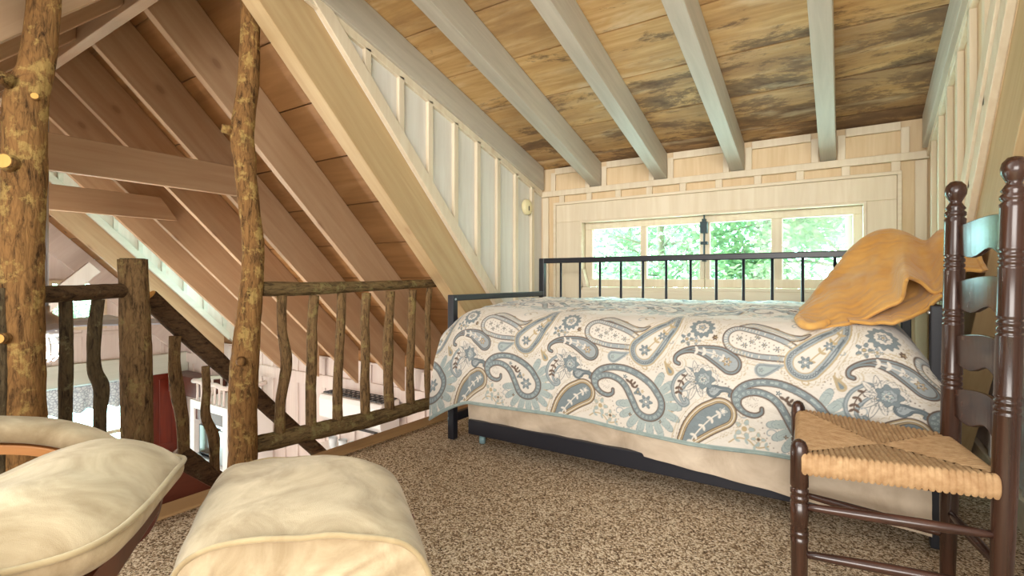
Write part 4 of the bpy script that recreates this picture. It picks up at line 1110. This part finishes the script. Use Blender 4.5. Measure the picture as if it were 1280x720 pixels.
# quilt
def quilt():
    nx, nt_ = 880, 600
    x0, x1 = -1.955, .30
    yf = 2.165; zt = .755; r = .13
    Ltop = BY1-.05-(yf+r); arc = PI/2*r; hang = zt-r-.25
    total = hang+arc+Ltop
    # shape worked out on a coarse net, then refined smoothly to carry the print
    cx, ct = 220, 150; P = np.zeros((cx+1, ct+1, 3))
    for i in range(cx+1):
        tx = i/cx; x = x0+(x1-x0)*tx
        lc = max(0, 1-(x-x0)/.26); rc = max(0, 1-(x1-x)/.22)     # left and right ends
        for j in range(ct+1):
            s = total*j/ct
            if s < hang:
                q = 1-s/hang; y = yf-.012*q; z = .25+s
                y += q*(.016*math.sin(x*11+1.5*math.sin(x*3))+.022*noise.noise(Vector((x*4, s*1.5, 5))))
                z += q*(.012*math.sin(x*4.2+.6))
                z -= .12*(lc**1.5)*q
            elif s < hang+arc:
                a = (s-hang)/r; y = yf+r-r*math.cos(a); z = zt-r+r*math.sin(a)
            else:
                d = s-hang-arc; y = yf+r+d; z = zt+.035*math.sin(min(1, d/.55)*PI/2)
                k = min(1, d/.1)
                z += .013*noise.noise(Vector((x*5, y*6, 1)))*k+.008*noise.noise(Vector((x*16, y*16, 2)))*k+.004*noise.noise(Vector((x*30, y*40, 7)))*k
            # soft vertical creases near the left end
            if s < hang+arc: y += .010*math.exp(-((x+1.70+.02*math.sin(s*9))/.018)**2)*min(1, s/.1)
            if lc > 0:
                dl = lc**2; hi = max(0, (z-.25)/(zt-.25)); z -= .11*dl*hi**2; y += .05*dl*hi
            if rc > 0: z -= .20*rc**2*max(0, (z-.3)/(zt-.3))**2; y += .05*rc**2
            xx = x-.02*lc*(1-max(0, (z-.25)/.5))
            xx = xx+(.045*lc**1.5*max(0, (z-.45)/.3) if z > .45 else 0)
            P[i, j] = (xx, y, z)
    def up(Pc, n, ax):
        m_ = Pc.shape[ax]-1; t = np.linspace(0, m_, n+1); i0 = np.minimum(t.astype(int), m_-1); f = t-i0
        g_ = lambda k: np.take(Pc, np.clip(i0+k, 0, m_), axis=ax)
        sh = [1, 1, 1]; sh[ax] = -1; f = f.reshape(sh)
        a, b, c, d = g_(-1), g_(0), g_(1), g_(2)
        return .5*((2*b)+(c-a)*f+(2*a-5*b+4*c-d)*f*f+(3*b-a-3*c+d)*f**3)
    Q = up(up(P, nx, 0), nt_, 1)
    U, V = np.meshgrid(np.linspace(x0, x1, nx+1), np.linspace(0, total, nt_+1), indexing='ij')
    C = paisley_print(U.astype(np.float32), V.astype(np.float32))
    org = Vector(((x0+x1)/2, (BY0+BY1)/2, .13))
    o = thing('quilt', 'blue, cream and brown paisley quilt spread over the daybed', 'quilt', org)
    nv = (nx+1)*(nt_+1); me = bpy.data.meshes.new('cover')
    idx = np.arange(nv).reshape(nx+1, nt_+1)
    F = np.stack([idx[:-1,:-1], idx[1:,:-1], idx[1:,1:], idx[:-1,1:]], -1).reshape(-1)
    nf = nx*nt_
    me.vertices.add(nv); me.vertices.foreach_set('co', (Q-np.array(org)).reshape(-1).astype(np.float32))
    me.loops.add(nf*4); me.loops.foreach_set('vertex_index', F.astype(np.int32))
    me.polygons.add(nf); me.polygons.foreach_set('loop_start', np.arange(0, nf*4, 4, dtype=np.int32))
    me.polygons.foreach_set('use_smooth', np.ones(nf, dtype=bool))
    me.update(calc_edges=True)
    uvl = me.uv_layers.new(name='UVMap'); UV = np.stack([U.reshape(-1)[F], V.reshape(-1)[F]], -1)
    uvl.data.foreach_set('uv', UV.reshape(-1).astype(np.float32))
    ca = me.color_attributes.new('print', 'FLOAT_COLOR', 'POINT')
    ca.data.foreach_set('color', np.concatenate([C.reshape(-1, 3), np.ones((nv, 1))], 1).reshape(-1).astype(np.float32))
    me.materials.append(M['paisley'])
    ob = bpy.data.objects.new('cover', me); COL.objects.link(ob); ob.parent = o
    hem = [Vector(tuple(Q[i, 0])) for i in range(0, nx+1, 6)]
    MB().tube(hem, .0065, 8).build('hem_binding', M['hem'], o, smooth=True)
quilt()

# ------------------------------------------------------------------ mustard cover bunched on the pillows
def crom(P, t):
    n = len(P)-1; i = min(int(t*n), n-1); f = t*n-i
    a = P[max(i-1,0)]; b = P[i]; c = P[i+1]; d = P[min(i+2,n)]
    return .5*((2*b)+(c-a)*f+(2*a-5*b+4*c-d)*f*f+(3*b-a-3*c+d)*f**3)
def patch(ctrl, nu, nv, wr=.008, seed=0, xmax=None):
    rows = []
    for i in range(nu+1):
        t = i/nu
        colm = [crom([ctrl[k][r] for k in range(len(ctrl))], t) for r in range(len(ctrl[0]))]
        row = []
        for j in range(nv+1):
            p = crom(colm, j/nv)
            w = noise.noise(Vector((p.x*7+seed, p.y*7, p.z*7)))*wr+noise.noise(Vector((p.x*19, p.y*19+seed, p.z*19)))*wr*.35
            w += wr*2.6*noise.noise(Vector((t*7.5+seed, j/nv*1.3, seed+2)))*min(1, 4*t*(1-t)+.3)
            p = p+Vector((-.3*w, -.8*w, .5*w))
            if xmax: p.x = min(p.x, xmax)
            row.append(p)
        rows.append(row)
    return MB().grid(rows)
def cover():
    C = [
     [(1000,383,2.85),(997,388,2.42),(995,393,2.34),(999,402,2.25),(1011,410,2.195)],
     [(1020,376,3.0),(1020,364,2.62),(1019,376,2.46),(1024,393,2.33),(1036,406,2.225)],
     [(1050,376,3.12),(1048,332,2.82),(1047,352,2.62),(1046,380,2.38),(1063,403,2.25)],
     [(1080,375,3.12),(1084,295,2.82),(1080,330,2.66),(1078,366,2.44),(1092,391,2.28)],
     [(1105,375,3.12),(1110,289,2.82),(1107,322,2.58),(1107,352,2.40),(1119,374,2.26)],
     [(1130,375,3.12),(1132,294,2.82),(1130,318,2.56),(1127,337,2.38),(1131,351,2.23)],
     [(1155,375,3.12),(1156,303,2.80),(1152,322,2.58),(1150,338,2.42),(1151,350,2.27)],
     [(1175,375,3.0),(1178,291,2.72),(1172,318,2.50),(1171,345,2.36),(1173,362,2.25)],
     [(1200,375,2.8),(1206,298,2.55),(1205,312,2.44),(1205,326,2.34),(1206,338,2.26)],
     [(1230,375,2.6),(1236,304,2.40),(1236,315,2.34),(1236,326,2.28),(1236,336,2.22)],
    ]
    ctrl = [[at(*q) for q in col] for col in C]
    o = thing('mustard_bedspread', 'mustard yellow quilted bedspread bunched over the pillows at the right end of the bed', 'bedspread', (.1, 2.6, .78))
    patch(ctrl, 110, 70, .014, 0, XR-.035).build('upper_fold', M['mustard'], o, smooth=True, solid=.012)
    L = [
     [(1052,396,2.40),(1056,400,2.32),(1062,404,2.245)],
     [(1080,388,2.50),(1084,396,2.36),(1090,406,2.235)],
     [(1110,372,2.50),(1114,388,2.38),(1118,405,2.225)],
     [(1136,352,2.48),(1138,374,2.38),(1140,397,2.25)],
     [(1158,346,2.46),(1160,366,2.36),(1162,385,2.24)],
     [(1176,350,2.42),(1178,360,2.34),(1180,370,2.25)],
    ]
    patch([[at(*q) for q in col] for col in L], 60, 30, .008, 4, XR-.03).build('lower_fold', M['mustard'], o, smooth=True, solid=.012)
    # rolled hem at the left tip
    h = [at(998,398,2.28), at(1002,404,2.22), at(1012,408,2.19), at(1024,406,2.205), at(1034,402,2.23)]
    MB().tube(smooth_path(h, 6), .016, 10, rough=.1).build('rolled_hem', M['mustard'], o, smooth=True)
cover()
def cushion_mesh(sx, sy, sz, n=26, p=3.0, q=2.2, wr=.0, seed=0):
    """closed pillow shape: half sizes sx, sy, sz"""
    m = MB(); top = []; 
    for sgn in (1, -1):
        P = []
        for i in range(n+1):
            u = math.sin((i/n*2-1)*PI/2); row = []
            for j in range(n+1):
                v = math.sin((j/n*2-1)*PI/2)
                h = ((1-abs(u)**p)*(1-abs(v)**p))**(1/q)
                pt = Vector((u*sx*(1-.04*v*v), v*sy*(1-.04*u*u), sgn*sz*h))
                if wr: pt += Vector((0,0,1))*wr*noise.noise(Vector((pt.x*9+seed, pt.y*9, sgn)))*h
                row.append(pt)
            P.append(row)
        m.grid(P if sgn > 0 else [r[::-1] for r in P])
    return m
def place(mb, loc, eul):
    Mx = Matrix.Translation(Vector(loc)) @ Euler(eul).to_matrix().to_4x4()
    mb.v = [tuple(Mx @ Vector(p)) for p in mb.v]; return mb
tag(place(cushion_mesh(.19, .33, .075, wr=.02), (.17, 2.80, .855), (0, -.25, 0)).build('bed_pillow', M['pillow'], smooth=True), 'tan pillow under the mustard bedspread, showing in the shadow of its hem', 'pillow')

# ------------------------------------------------------------------ ladder back chair
def chair():
    o = thing('ladder_back_chair', 'dark turned ladder back chair with a woven rush seat beside the bed', 'chair', (.1, 1.84, 0))
    NB = Vector((.315, 1.665, 0)); FB = Vector((.262, 1.985, 0)); NF = Vector((-.100, 1.585, 0)); FF = Vector((-.135, 2.085, 0))
    back = Vector((1, .02, 0)).normalized()
    H = 1.215
    def prof(h0):
        pr = [(.0165,0),(.0185,.02),(.0225,.25),(.025,.45)]
        def rings(z): return [(.0255,z),(.0265,z+.004),(.0215,z+.008),(.0255,z+.012),(.0255,z+.020),(.0215,z+.024),(.0255,z+.028),(.0255,z+.036),(.0215,z+.040),(.0265,z+.046),(.0255,z+.050)]
        for z in (.592, .782, .945): pr += rings(z)
        pr += [(.0255,1.09),(.0265,1.10),(.021,1.106),(.026,1.112),(.026,1.120),(.020,1.126),(.025,1.132),(.019,1.142),(.0145,1.150),(.0175,1.158),(.0255,1.174),(.0265,1.186),(.0235,1.200),(.014,1.212),(.0,1.216)]
        return pr
    for base, top in ((NB, NB+Vector((.030,.008,0))), (FB, FB+Vector((.022,.015,0)))):
        d = Vector((top.x-base.x, top.y-base.y, H)); k = d.length/H
        MB().lathe([(r, h*k) for r, h in prof(0)], base, d, 24).build('rear_post', M['walnut'], o, smooth=True)
    for base in (NF, FF):
        pr = [(.016,0),(.0195,.03),(.021,.20),(.0225,.215),(.018,.219),(.0225,.223),(.0225,.232),(.018,.236),(.0225,.240),(.018,.247),(.0225,.252),(.0225,.31),(.018,.314),(.0225,.318),(.0225,.328),(.018,.332),(.0225,.336),(.0225,.346),(.018,.350),(.0225,.356),(.0225,.44),(.021,.462),(.015,.476),(.006,.482),(0,.483)]
        MB().lathe(pr, base, (0,0,1), 22).build('front_leg', M['walnut'], o, smooth=True)
    # rungs
    def rung(a, c, z, r=.0125, zz=None):
        a = Vector((a.x, a.y, z)); c = Vector((c.x, c.y, z if zz is None else zz))
        n = 8; pts = [a.lerp(c, i/n) for i in range(n+1)]
        MB().tube(pts, [r*(.7+.42*math.sin(PI*i/n)) for i in range(n+1)], 12).build('rung', M['walnut_x'], o, smooth=True)
    nb = lambda z: NB+Vector((.030,.008,0))*(z/H); fb = lambda z: FB+Vector((.022,.015,0))*(z/H)
    for z in (.405, .30, .17): rung(NF, nb(z), z)
    for z in (.405, .28, .15): rung(FF, fb(z), z)
    for z in (.405, .27, .15): rung(NF, FF, z)
    for z in (.405, .22): rung(nb(z), fb(z), z)
    # slats
    for zc, h in ((1.040, .088), (.880, .082), (.717, .086), (.560, .086)):
        n = 16; V = []; 
        for i in range(n+1):
            t = i/n; a = nb(zc).lerp(fb(zc), t); bow = math.sin(PI*t)*.022
            up = .020*math.sin(PI*t); dn = .010*math.cos(4*PI*t)-.010
            for th in (-.006, .006):
                V.append(Vector((a.x+bow+th, a.y, zc+h/2-.012+up))); V.append(Vector((a.x+bow+th, a.y, zc-h/2+dn+up*.35)))
        fs = []
        for i in range(n):
            q = i*4; fs += [(q,q+4,q+5,q+1),(q+2,q+3,q+7,q+6),(q,q+2,q+6,q+4),(q+1,q+5,q+7,q+3)]
        fs += [(0,1,3,2),(n*4,n*4+2,n*4+3,n*4+1)]
        MB().add(V, fs).build('back_slat', M['walnut_x'], o, bevel=.002)
    # rush seat: four woven triangles, ridges parallel to the rails, pillowed at the rails
    zt = .452
    quad = [NF+Vector((.005,-.012,0)), nb(zt)+Vector((-.012,-.014,0)), fb(zt)+Vector((-.012,.014,0)), FF+Vector((.005,.012,0))]
    c0 = (quad[0]+quad[3])/2; c1 = (quad[1]+quad[2])/2; 
    ctr = sum(quad, Vector())/4
    def strip(A, B, Ci, nr, name):
        """ridges run from rail A-B towards the inner point"""
        m = MB(); nu, nv = nr*6, 14; P = []
        for i in range(nu+1):
            t = i/nu; p = A.lerp(B, t); row = []
            lim = 1-abs(2*t-1)                       # triangle: the middle strand reaches the centre
            tgt = Ci
            for j in range(nv+1):
                s = j/nv
                q = p.lerp(p+(tgt-(A+B)/2)*lim, s)
                ridge = abs(math.sin(PI*t*nr))**.5
                z = zt-.016*(s*lim)+.0062*ridge-.0055
                row.append(Vector((q.x, q.y, z)))
            # roll over the rail and down
            nrm = ((A+B)/2-Ci); nrm.z = 0; nrm.normalize()
            pre = []
            for k in range(7):
                a = PI*1.0*k/7; rr = .026
                ridge = abs(math.sin(PI*t*nr))**.5
                pre.append(Vector((p.x+nrm.x*(rr+.004*ridge)*math.sin(a)*.55, p.y+nrm.y*(rr+.004*ridge)*math.sin(a)*.55, zt-rr-.0055+(rr+.0062*ridge)*math.cos(a))))
            P.append(pre[::-1][:-1]+row)
        return m.grid(P)
    seat = MB()
    parts = [(quad[0], quad[1], 30), (quad[1], quad[2], 22), (quad[2], quad[3], 30), (quad[3], quad[0], 34)]
    for A, B, nr in parts:
        s = strip(A, B, ctr, nr, '')
        seat.add(s.v, s.f)
    bm_ = [Vector((p.x, p.y, zt-.05)) for p in quad]
    seat.add(bm_, [(0,1,2,3)])
    seat.build('rush_seat', M['rush'], o, smooth=True)
def rush_mat():
    m, nt, b = new_mat('woven rush', .7, .25)
    n1 = tex_noise(nt, coords(nt), 40, 4, .6); n2 = tex_noise(nt, coords(nt), 7, 3)
    col = ramp(nt, n1.outputs['Fac'], [(.3, srgb(146,112,76)), (.7, srgb(190,158,118))])
    col = mix(nt, N(nt, n2.outputs['Fac'])*.5, col, srgb(170,130,90))
    nt.links.new(col, b.inputs['Base Color']); bump(nt, b, n1.outputs['Fac'], .3, .002)
    return m
M['rush'] = rush_mat()
chair()

# ------------------------------------------------------------------ cream armchair and ottoman
ANG = math.atan2(.82, .57)
def box_cushion(lx, ly, z0, z1, dome, r=.05, n=40, wr=.006, seed=0, px=4.0):
    """upholstered block in local coordinates, domed on top; returns mesh and the rim line for the piping"""
    m = MB(); P = []
    def rim(t):
        """superellipse outline"""
        a = 2*PI*t; c, s = math.cos(a), math.sin(a); e = 2/4.4
        return Vector((math.copysign(abs(c)**e, c)*lx, math.copysign(abs(s)**e, s)*ly, 0))
    nt2 = 96; rows = []
    levels = []
    for k in range(0, 9): levels.append(('top', k/8))
    for k in range(1, 6): levels.append(('side', k/5))
    for i in range(nt2+1):
        base = rim(i/nt2); row = []
        for kind, f in levels:
            if kind == 'top':
                p = base*(f**.8); z = z1+dome*(1-f**3.2)
            else:
                p = base*(1+.02*math.sin(PI*f)-.10*f*f); z = z1+(z0-z1)*f
            w = wr*noise.noise(Vector((p.x*7+seed, p.y*7, z*7)))+wr*.5*noise.noise(Vector((p.x*17+seed, p.y*15, z*9)))
            row.append(Vector((p.x, p.y, z+w)))
        rows.append(row)
    m.grid(rows)
    line = [rim(i/nt2)*1.004+Vector((0,0,z1+wr*noise.noise(Vector((rim(i/nt2).x*7+seed, rim(i/nt2).y*7, z1*7))))) for i in range(nt2)]
    return m, line
def armchair():
    o = thing('recliner_armchair', 'cream suede reclining armchair with a honey wood arm, at the left front', 'armchair', (-1.37, .25, 0), None, ANG)
    m, line = box_cushion(.275, .275, .418, .480, .088, seed=2, wr=.010)
    def bend(p):               # front edge rolls up, corners sag
        x, y = p.x/.275, p.y/.275
        k = .014*x-.36*max(0, .10-p.x)-.030*(abs(x*y)**2.5)-.008
        return p+Vector((.032*max(0, x)*(y+1)/2, 0, k+.02*max(0, x)*max(0, y)*(1-min(1, abs(x*y)))))
    m.v = [tuple(bend(Vector(p))) for p in m.v]; line = [bend(p) for p in line]
    c = m.build('seat_cushion', M['suede'], o, smooth=True, local=True, sub=1)
    MB().tube(line, .0060, 8, closed=True).build('piping', M['pipe'], c, smooth=True, local=True)
    for s in (1, -1):
        y = .335*s
        pts = [(-.36,y,.58),(-.25,y,.57),(-.14,y,.558),(-.04,y,.542),(.04,y,.512),(.10,y,.465),(.135,y,.41),(.14,y,.36)]
        P = smooth_path([Vector(p) for p in pts], 6)
        pad = MB(); rows = []
        for i, p in enumerate(P):
            a = P[max(i-1,0)]; b2 = P[min(i+1,len(P)-1)]; t = (b2-a).normalized(); up = Vector((-t.z,0,t.x)); up = up if up.z > 0 or up.x > 0 else -up
            row = []
            for k in range(17):
                th = 2*PI*k/16; cx, cz = math.cos(th), math.sin(th)
                ww = math.copysign(abs(cx)**.6, cx)*.052; hh = math.copysign(abs(cz)**.7, cz)*.026
                row.append(p+Vector((0,ww,0))+up*(hh))
            rows.append(row)
        pad.grid(rows); n = 17
        pad.add([rows[0][k] for k in range(16)], [tuple(range(16))]); pad.add([rows[-1][k] for k in range(16)], [tuple(range(16))])
        pad.build('armrest_pad', M['suede'], o, smooth=True, local=True)
        wd = MB(); rows = []
        for i, p in enumerate(P):
            a = P[max(i-1,0)]; b2 = P[min(i+1,len(P)-1)]; t = (b2-a).normalized(); up = Vector((-t.z,0,t.x)); up = up if up.z > 0 or up.x > 0 else -up
            q = p-up*.040; rows.append([q+Vector((0,sy*.034,0))+up*sz*.011 for sy, sz in ((-1,-1),(1,-1),(1,1),(-1,1),(-1,-1))])
        wd.grid(rows); 
        wd.build('arm_frame', M['beech'], o, local=True, bevel=.003)
        fr = MB(); L = smooth_path([Vector(p) for p in ((-.33,y*.97,.57),(-.30,y*.97,.40),(-.20,y*.95,.25),(.0,y*.93,.20),(.16,y*.93,.26),(.20,y*.93,.36))], 6)
        rows = []
        for i, p in enumerate(L):
            a = L[max(i-1,0)]; b2 = L[min(i+1,len(L)-1)]; t = (b2-a).normalized(); up = Vector((-t.z,0,t.x))
            rows.append([p+Vector((0,sy*.016,0))+up*sz*.022 for sy, sz in ((-1,-1),(1,-1),(1,1),(-1,1),(-1,-1))])
        fr.grid(rows); fr.build('side_frame', M['mahog'], o, local=True, bevel=.004)
    b = MB().lathe([(.05,.03),(.045,.06),(.035,.10),(.035,.24),(.06,.29)], (-.02,0,0), (0,0,1), 20); b.build('swivel_column', M['mahog'], o, smooth=True, local=True)
    rg = MB().tube([(-.02+.27*math.cos(2*PI*i/40), .27*math.sin(2*PI*i/40), .022) for i in range(40)], .020, 10, closed=True)
    for a in (0, PI/2): rg.bar((-.02+.26*math.cos(a), .26*math.sin(a), .028), (-.02-.26*math.cos(a), -.26*math.sin(a), .028), .05, .03)
    rg.build('base_ring', M['mahog'], o, smooth=True, local=True)
    fb_ = MB().bar((.20,-.20,.365), (.20,.25,.365), .05, .07); fb_.build('front_bar', M['mahog'], o, local=True, bevel=.006)
    bk = place(cushion_mesh(.30, .27, .085, wr=.015, seed=5), (-.40, 0, .70), (0, -1.15, 0)); bk.build('backrest', M['suede'], o, smooth=True, local=True)
armchair()
def ottoman():
    o = thing('ottoman', 'cream suede ottoman with a piped seam in the middle foreground', 'ottoman', (-1.075, .735, 0), None, math.radians(37))
    W, Ln = .255, .27          # half width along local x, half length along local y
    def sec(t):                # arch section: x from -W..W, flat crown, rounded shoulders
        a = PI*t; c, s = math.cos(a), math.sin(a)
        return (-math.copysign(abs(c)**.62, c)*W, .235+abs(s)**.55*.185)
    nt2, nl = 48, 36; rows = []
    def sk(y): 
        e = abs(y)/Ln
        return 1-.10*max(0, e-.55)**2*2.2
    for i in range(nt2+1):
        x, z = sec(i/nt2); row = []
        for j in range(nl+1):
            y = -Ln+2*Ln*j/nl; f = sk(y)
            drop = .050*max(0, (y/Ln))**3 if y > 0 else .012*(y/Ln)**2
            zz = z-drop*(z-.2)/.2+.008*noise.noise(Vector((x*8, y*8, z*8)))+.005*noise.noise(Vector((x*18, y*6, z*8)))
            row.append(Vector((x*f-.32*y, y, zz+.032)))
        rows.append(row)
    m = MB().grid(rows)
    for j, sg in ((0, -1), (nl, 1)):
        cen = Vector((0, sg*(Ln+.0), .30)); N2 = 6; rr = []
        for i in range(nt2+1):
            e = rows[i][j]; rr.append([e.lerp(cen, k/N2)+Vector((0, sg*(.030+.022*(sg > 0))*math.sin(PI/2*min(1, k/N2*1.6)), 0))+Vector((0, .006*math.sin(i*1.1)*(1-k/N2)*(k > 0), 0)) for k in range(N2+1)])
        m.grid(rr)
        m.add([rows[0][j], rows[-1][j], cen+Vector((0, sg*.03, 0))], [(0,1,2)])
    c = m.build('cushion', M['suede'], o, smooth=True, local=True, sub=1)
    for j in (0, nl):
        MB().tube([rows[i][j]+Vector((0,0,.002)) for i in range(nt2+1)], .006, 8).build('piping', M['pipe'], c, smooth=True, local=True)
    f = MB().box(-W*.9, W*.9, -Ln*.9, Ln*.9, .20, .245); f.build('frame', M['mahog'], o, local=True, bevel=.01)
    for sx in (-1, 1):
        rows = []
        L = smooth_path([Vector(p) for p in ((sx*.2,-.24,.02),(sx*.2,-.15,.05),(sx*.2,-.05,.15),(sx*.2,.08,.20))], 6)
        for i, p in enumerate(L):
            a = L[max(i-1,0)]; b2 = L[min(i+1,len(L)-1)]; t = (b2-a).normalized(); up = Vector((0,-t.z,t.y))
            rows.append([p+Vector((s1*.016,0,0))+up*s2*.018 for s1, s2 in ((-1,-1),(1,-1),(1,1),(-1,1),(-1,-1))])
        g1 = MB().grid(rows); g1.bar((sx*.2,-.26,.02), (sx*.2,.26,.02), .034, .034); g1.build('leg', M['mahog'], o, local=True, bevel=.003)
ottoman()

# ------------------------------------------------------------------ trees outside
def tree(x, y, seed, label, lean):
    rr = random.Random(seed)
    o = thing('garden_tree', label, 'tree', (x, y, HF-1.2), 'trees outside the window')
    t = MB(); base = Vector((x, y, HF-1.2)); topz = 3.2
    tr = [Vector((x+lean*k/6+rr.uniform(-.06,.06), y+rr.uniform(-.06,.06), base.z+(topz-base.z)*k/6)) for k in range(7)]
    t.tube(tr, [.10-.011*k for k in range(7)], 10, rough=.08, seed=seed)
    tips = []
    for k in range(40):
        h = rr.uniform(.42, .86); i = min(int(h*6), 5); p = tr[i].lerp(tr[i+1], h*6-i)
        a = rr.uniform(0, 2*PI); L = rr.uniform(.7, 1.7)
        q = p+Vector((math.cos(a)*L, math.sin(a)*L*.7, rr.uniform(-.1,.7)))
        mid = p.lerp(q, .5)+Vector((rr.uniform(-.12,.12), rr.uniform(-.1,.1), rr.uniform(-.05,.12)))
        t.tube([p, mid, q], [.022,.014,.006], 6); tips += [mid, q, p.lerp(q, .75), mid.lerp(q, .3)]
        for _ in range(3):
            w = mid.lerp(q, rr.random()); e = w+Vector((rr.uniform(-.4,.4), rr.uniform(-.3,.3), rr.uniform(-.25,.35)))
            t.tube([w, e], [.007,.003], 5); tips += [e, w.lerp(e, .5)]
    t.build('trunk', M['branch'], o, smooth=True)
    l = MB()
    for p in tips:
        for _ in range(22):
            c = p+Vector((rr.gauss(0,.16), rr.gauss(0,.16), rr.gauss(0,.14)))
            s = rr.uniform(.025,.055); a = Euler((rr.uniform(-1,1), rr.uniform(-1,1), rr.uniform(0,6.3))).to_matrix()
            l.add([c+a@Vector(v)*s for v in ((0,-1.2,0),(.6,-.3,.12),(.5,.5,.1),(0,1.2,0),(-.5,.5,.1),(-.6,-.3,.12))], [(0,1,2,3),(0,3,4,5)])
    l.build('leaves', M['leaf'], o)
for x, y, s, lb, ln in ((-3.4, 8.6, 1, 'leafy green tree outside, behind the left window pane', .3), (-2.1, 7.4, 2, 'leafy green tree outside, behind the second window pane', -.2),
                    (-1.1, 8.0, 3, 'leafy green tree outside, behind the third window pane', .2), (.0, 6.7, 9, 'leafy green tree outside with a grey trunk, behind the fourth window pane', .12),
                    (-12.2, 3.2, 5, 'leafy tree outside the small far gable window', .1)):
    tree(x, y, s, lb, ln)

# ------------------------------------------------------------------ light
w = bpy.data.worlds.new('world'); scene.world = w; w.use_nodes = True
nt = w.node_tree; bg = nt.nodes['Background']
tc = nt.nodes.new('ShaderNodeTexCoord'); sp = nt.nodes.new('ShaderNodeSeparateXYZ'); nt.links.new(tc.outputs['Generated'], sp.inputs[0])
yy = N(nt, sp.outputs['Y'])
xx = N(nt, sp.outputs['X']); f = (yy*.62-xx*.42+.36).clamp()
colw = mix(nt, f, (1.0,.95,.90), (.58,.98,1.0))
nt.links.new(colw, bg.inputs['Color'])
stg = f.pow(1.6)*15.0+.9
nt.links.new(stg.s, bg.inputs['Strength'])
def area(name, loc, rot, sx, sy, power, color):
    l = bpy.data.lights.new(name, 'AREA'); l.shape = 'RECTANGLE'; l.size = sx; l.size_y = sy; l.energy = power; l.color = color
    o = bpy.data.objects.new(name, l); COL.objects.link(o); o.location = loc; o.rotation_euler = rot; return o
def point(name, loc, power, color, r=.08):
    l = bpy.data.lights.new(name, 'POINT'); l.energy = power; l.color = color; l.shadow_soft_size = r
    o = bpy.data.objects.new(name, l); COL.objects.link(o); o.location = loc; return o
point('fan_lamp', (-4.27, 1.06, .33), 80, (1,.88,.74), .1)
point('hall_lamp', (-6.3, 1.0, -.6), 40, (1,.93,.86), .15)
point('kitchen_lamp', (-4.6, 2.0, -1.2), 22, (1,.93,.88), .12)
area('fill_behind_camera', (.9, -4.6, 1.9), (math.radians(96), 0, math.radians(9)), 5.2, 2.6, 430, (1,.95,.89))  # added fill light behind the camera, no window is built there
area('fill_hall', (-4.4, -1.3, .9), (math.radians(85), 0, 0), 3.0, .8, 80, (1,.95,.88))  # added fill to brighten the hall rafters, this roof slope has no skylight
scene.view_settings.view_transform = 'Standard'; scene.view_settings.look = 'None'
scene.view_settings.exposure = 0.44; scene.view_settings.gamma = 1.0; scene.view_settings.use_curve_mapping = False
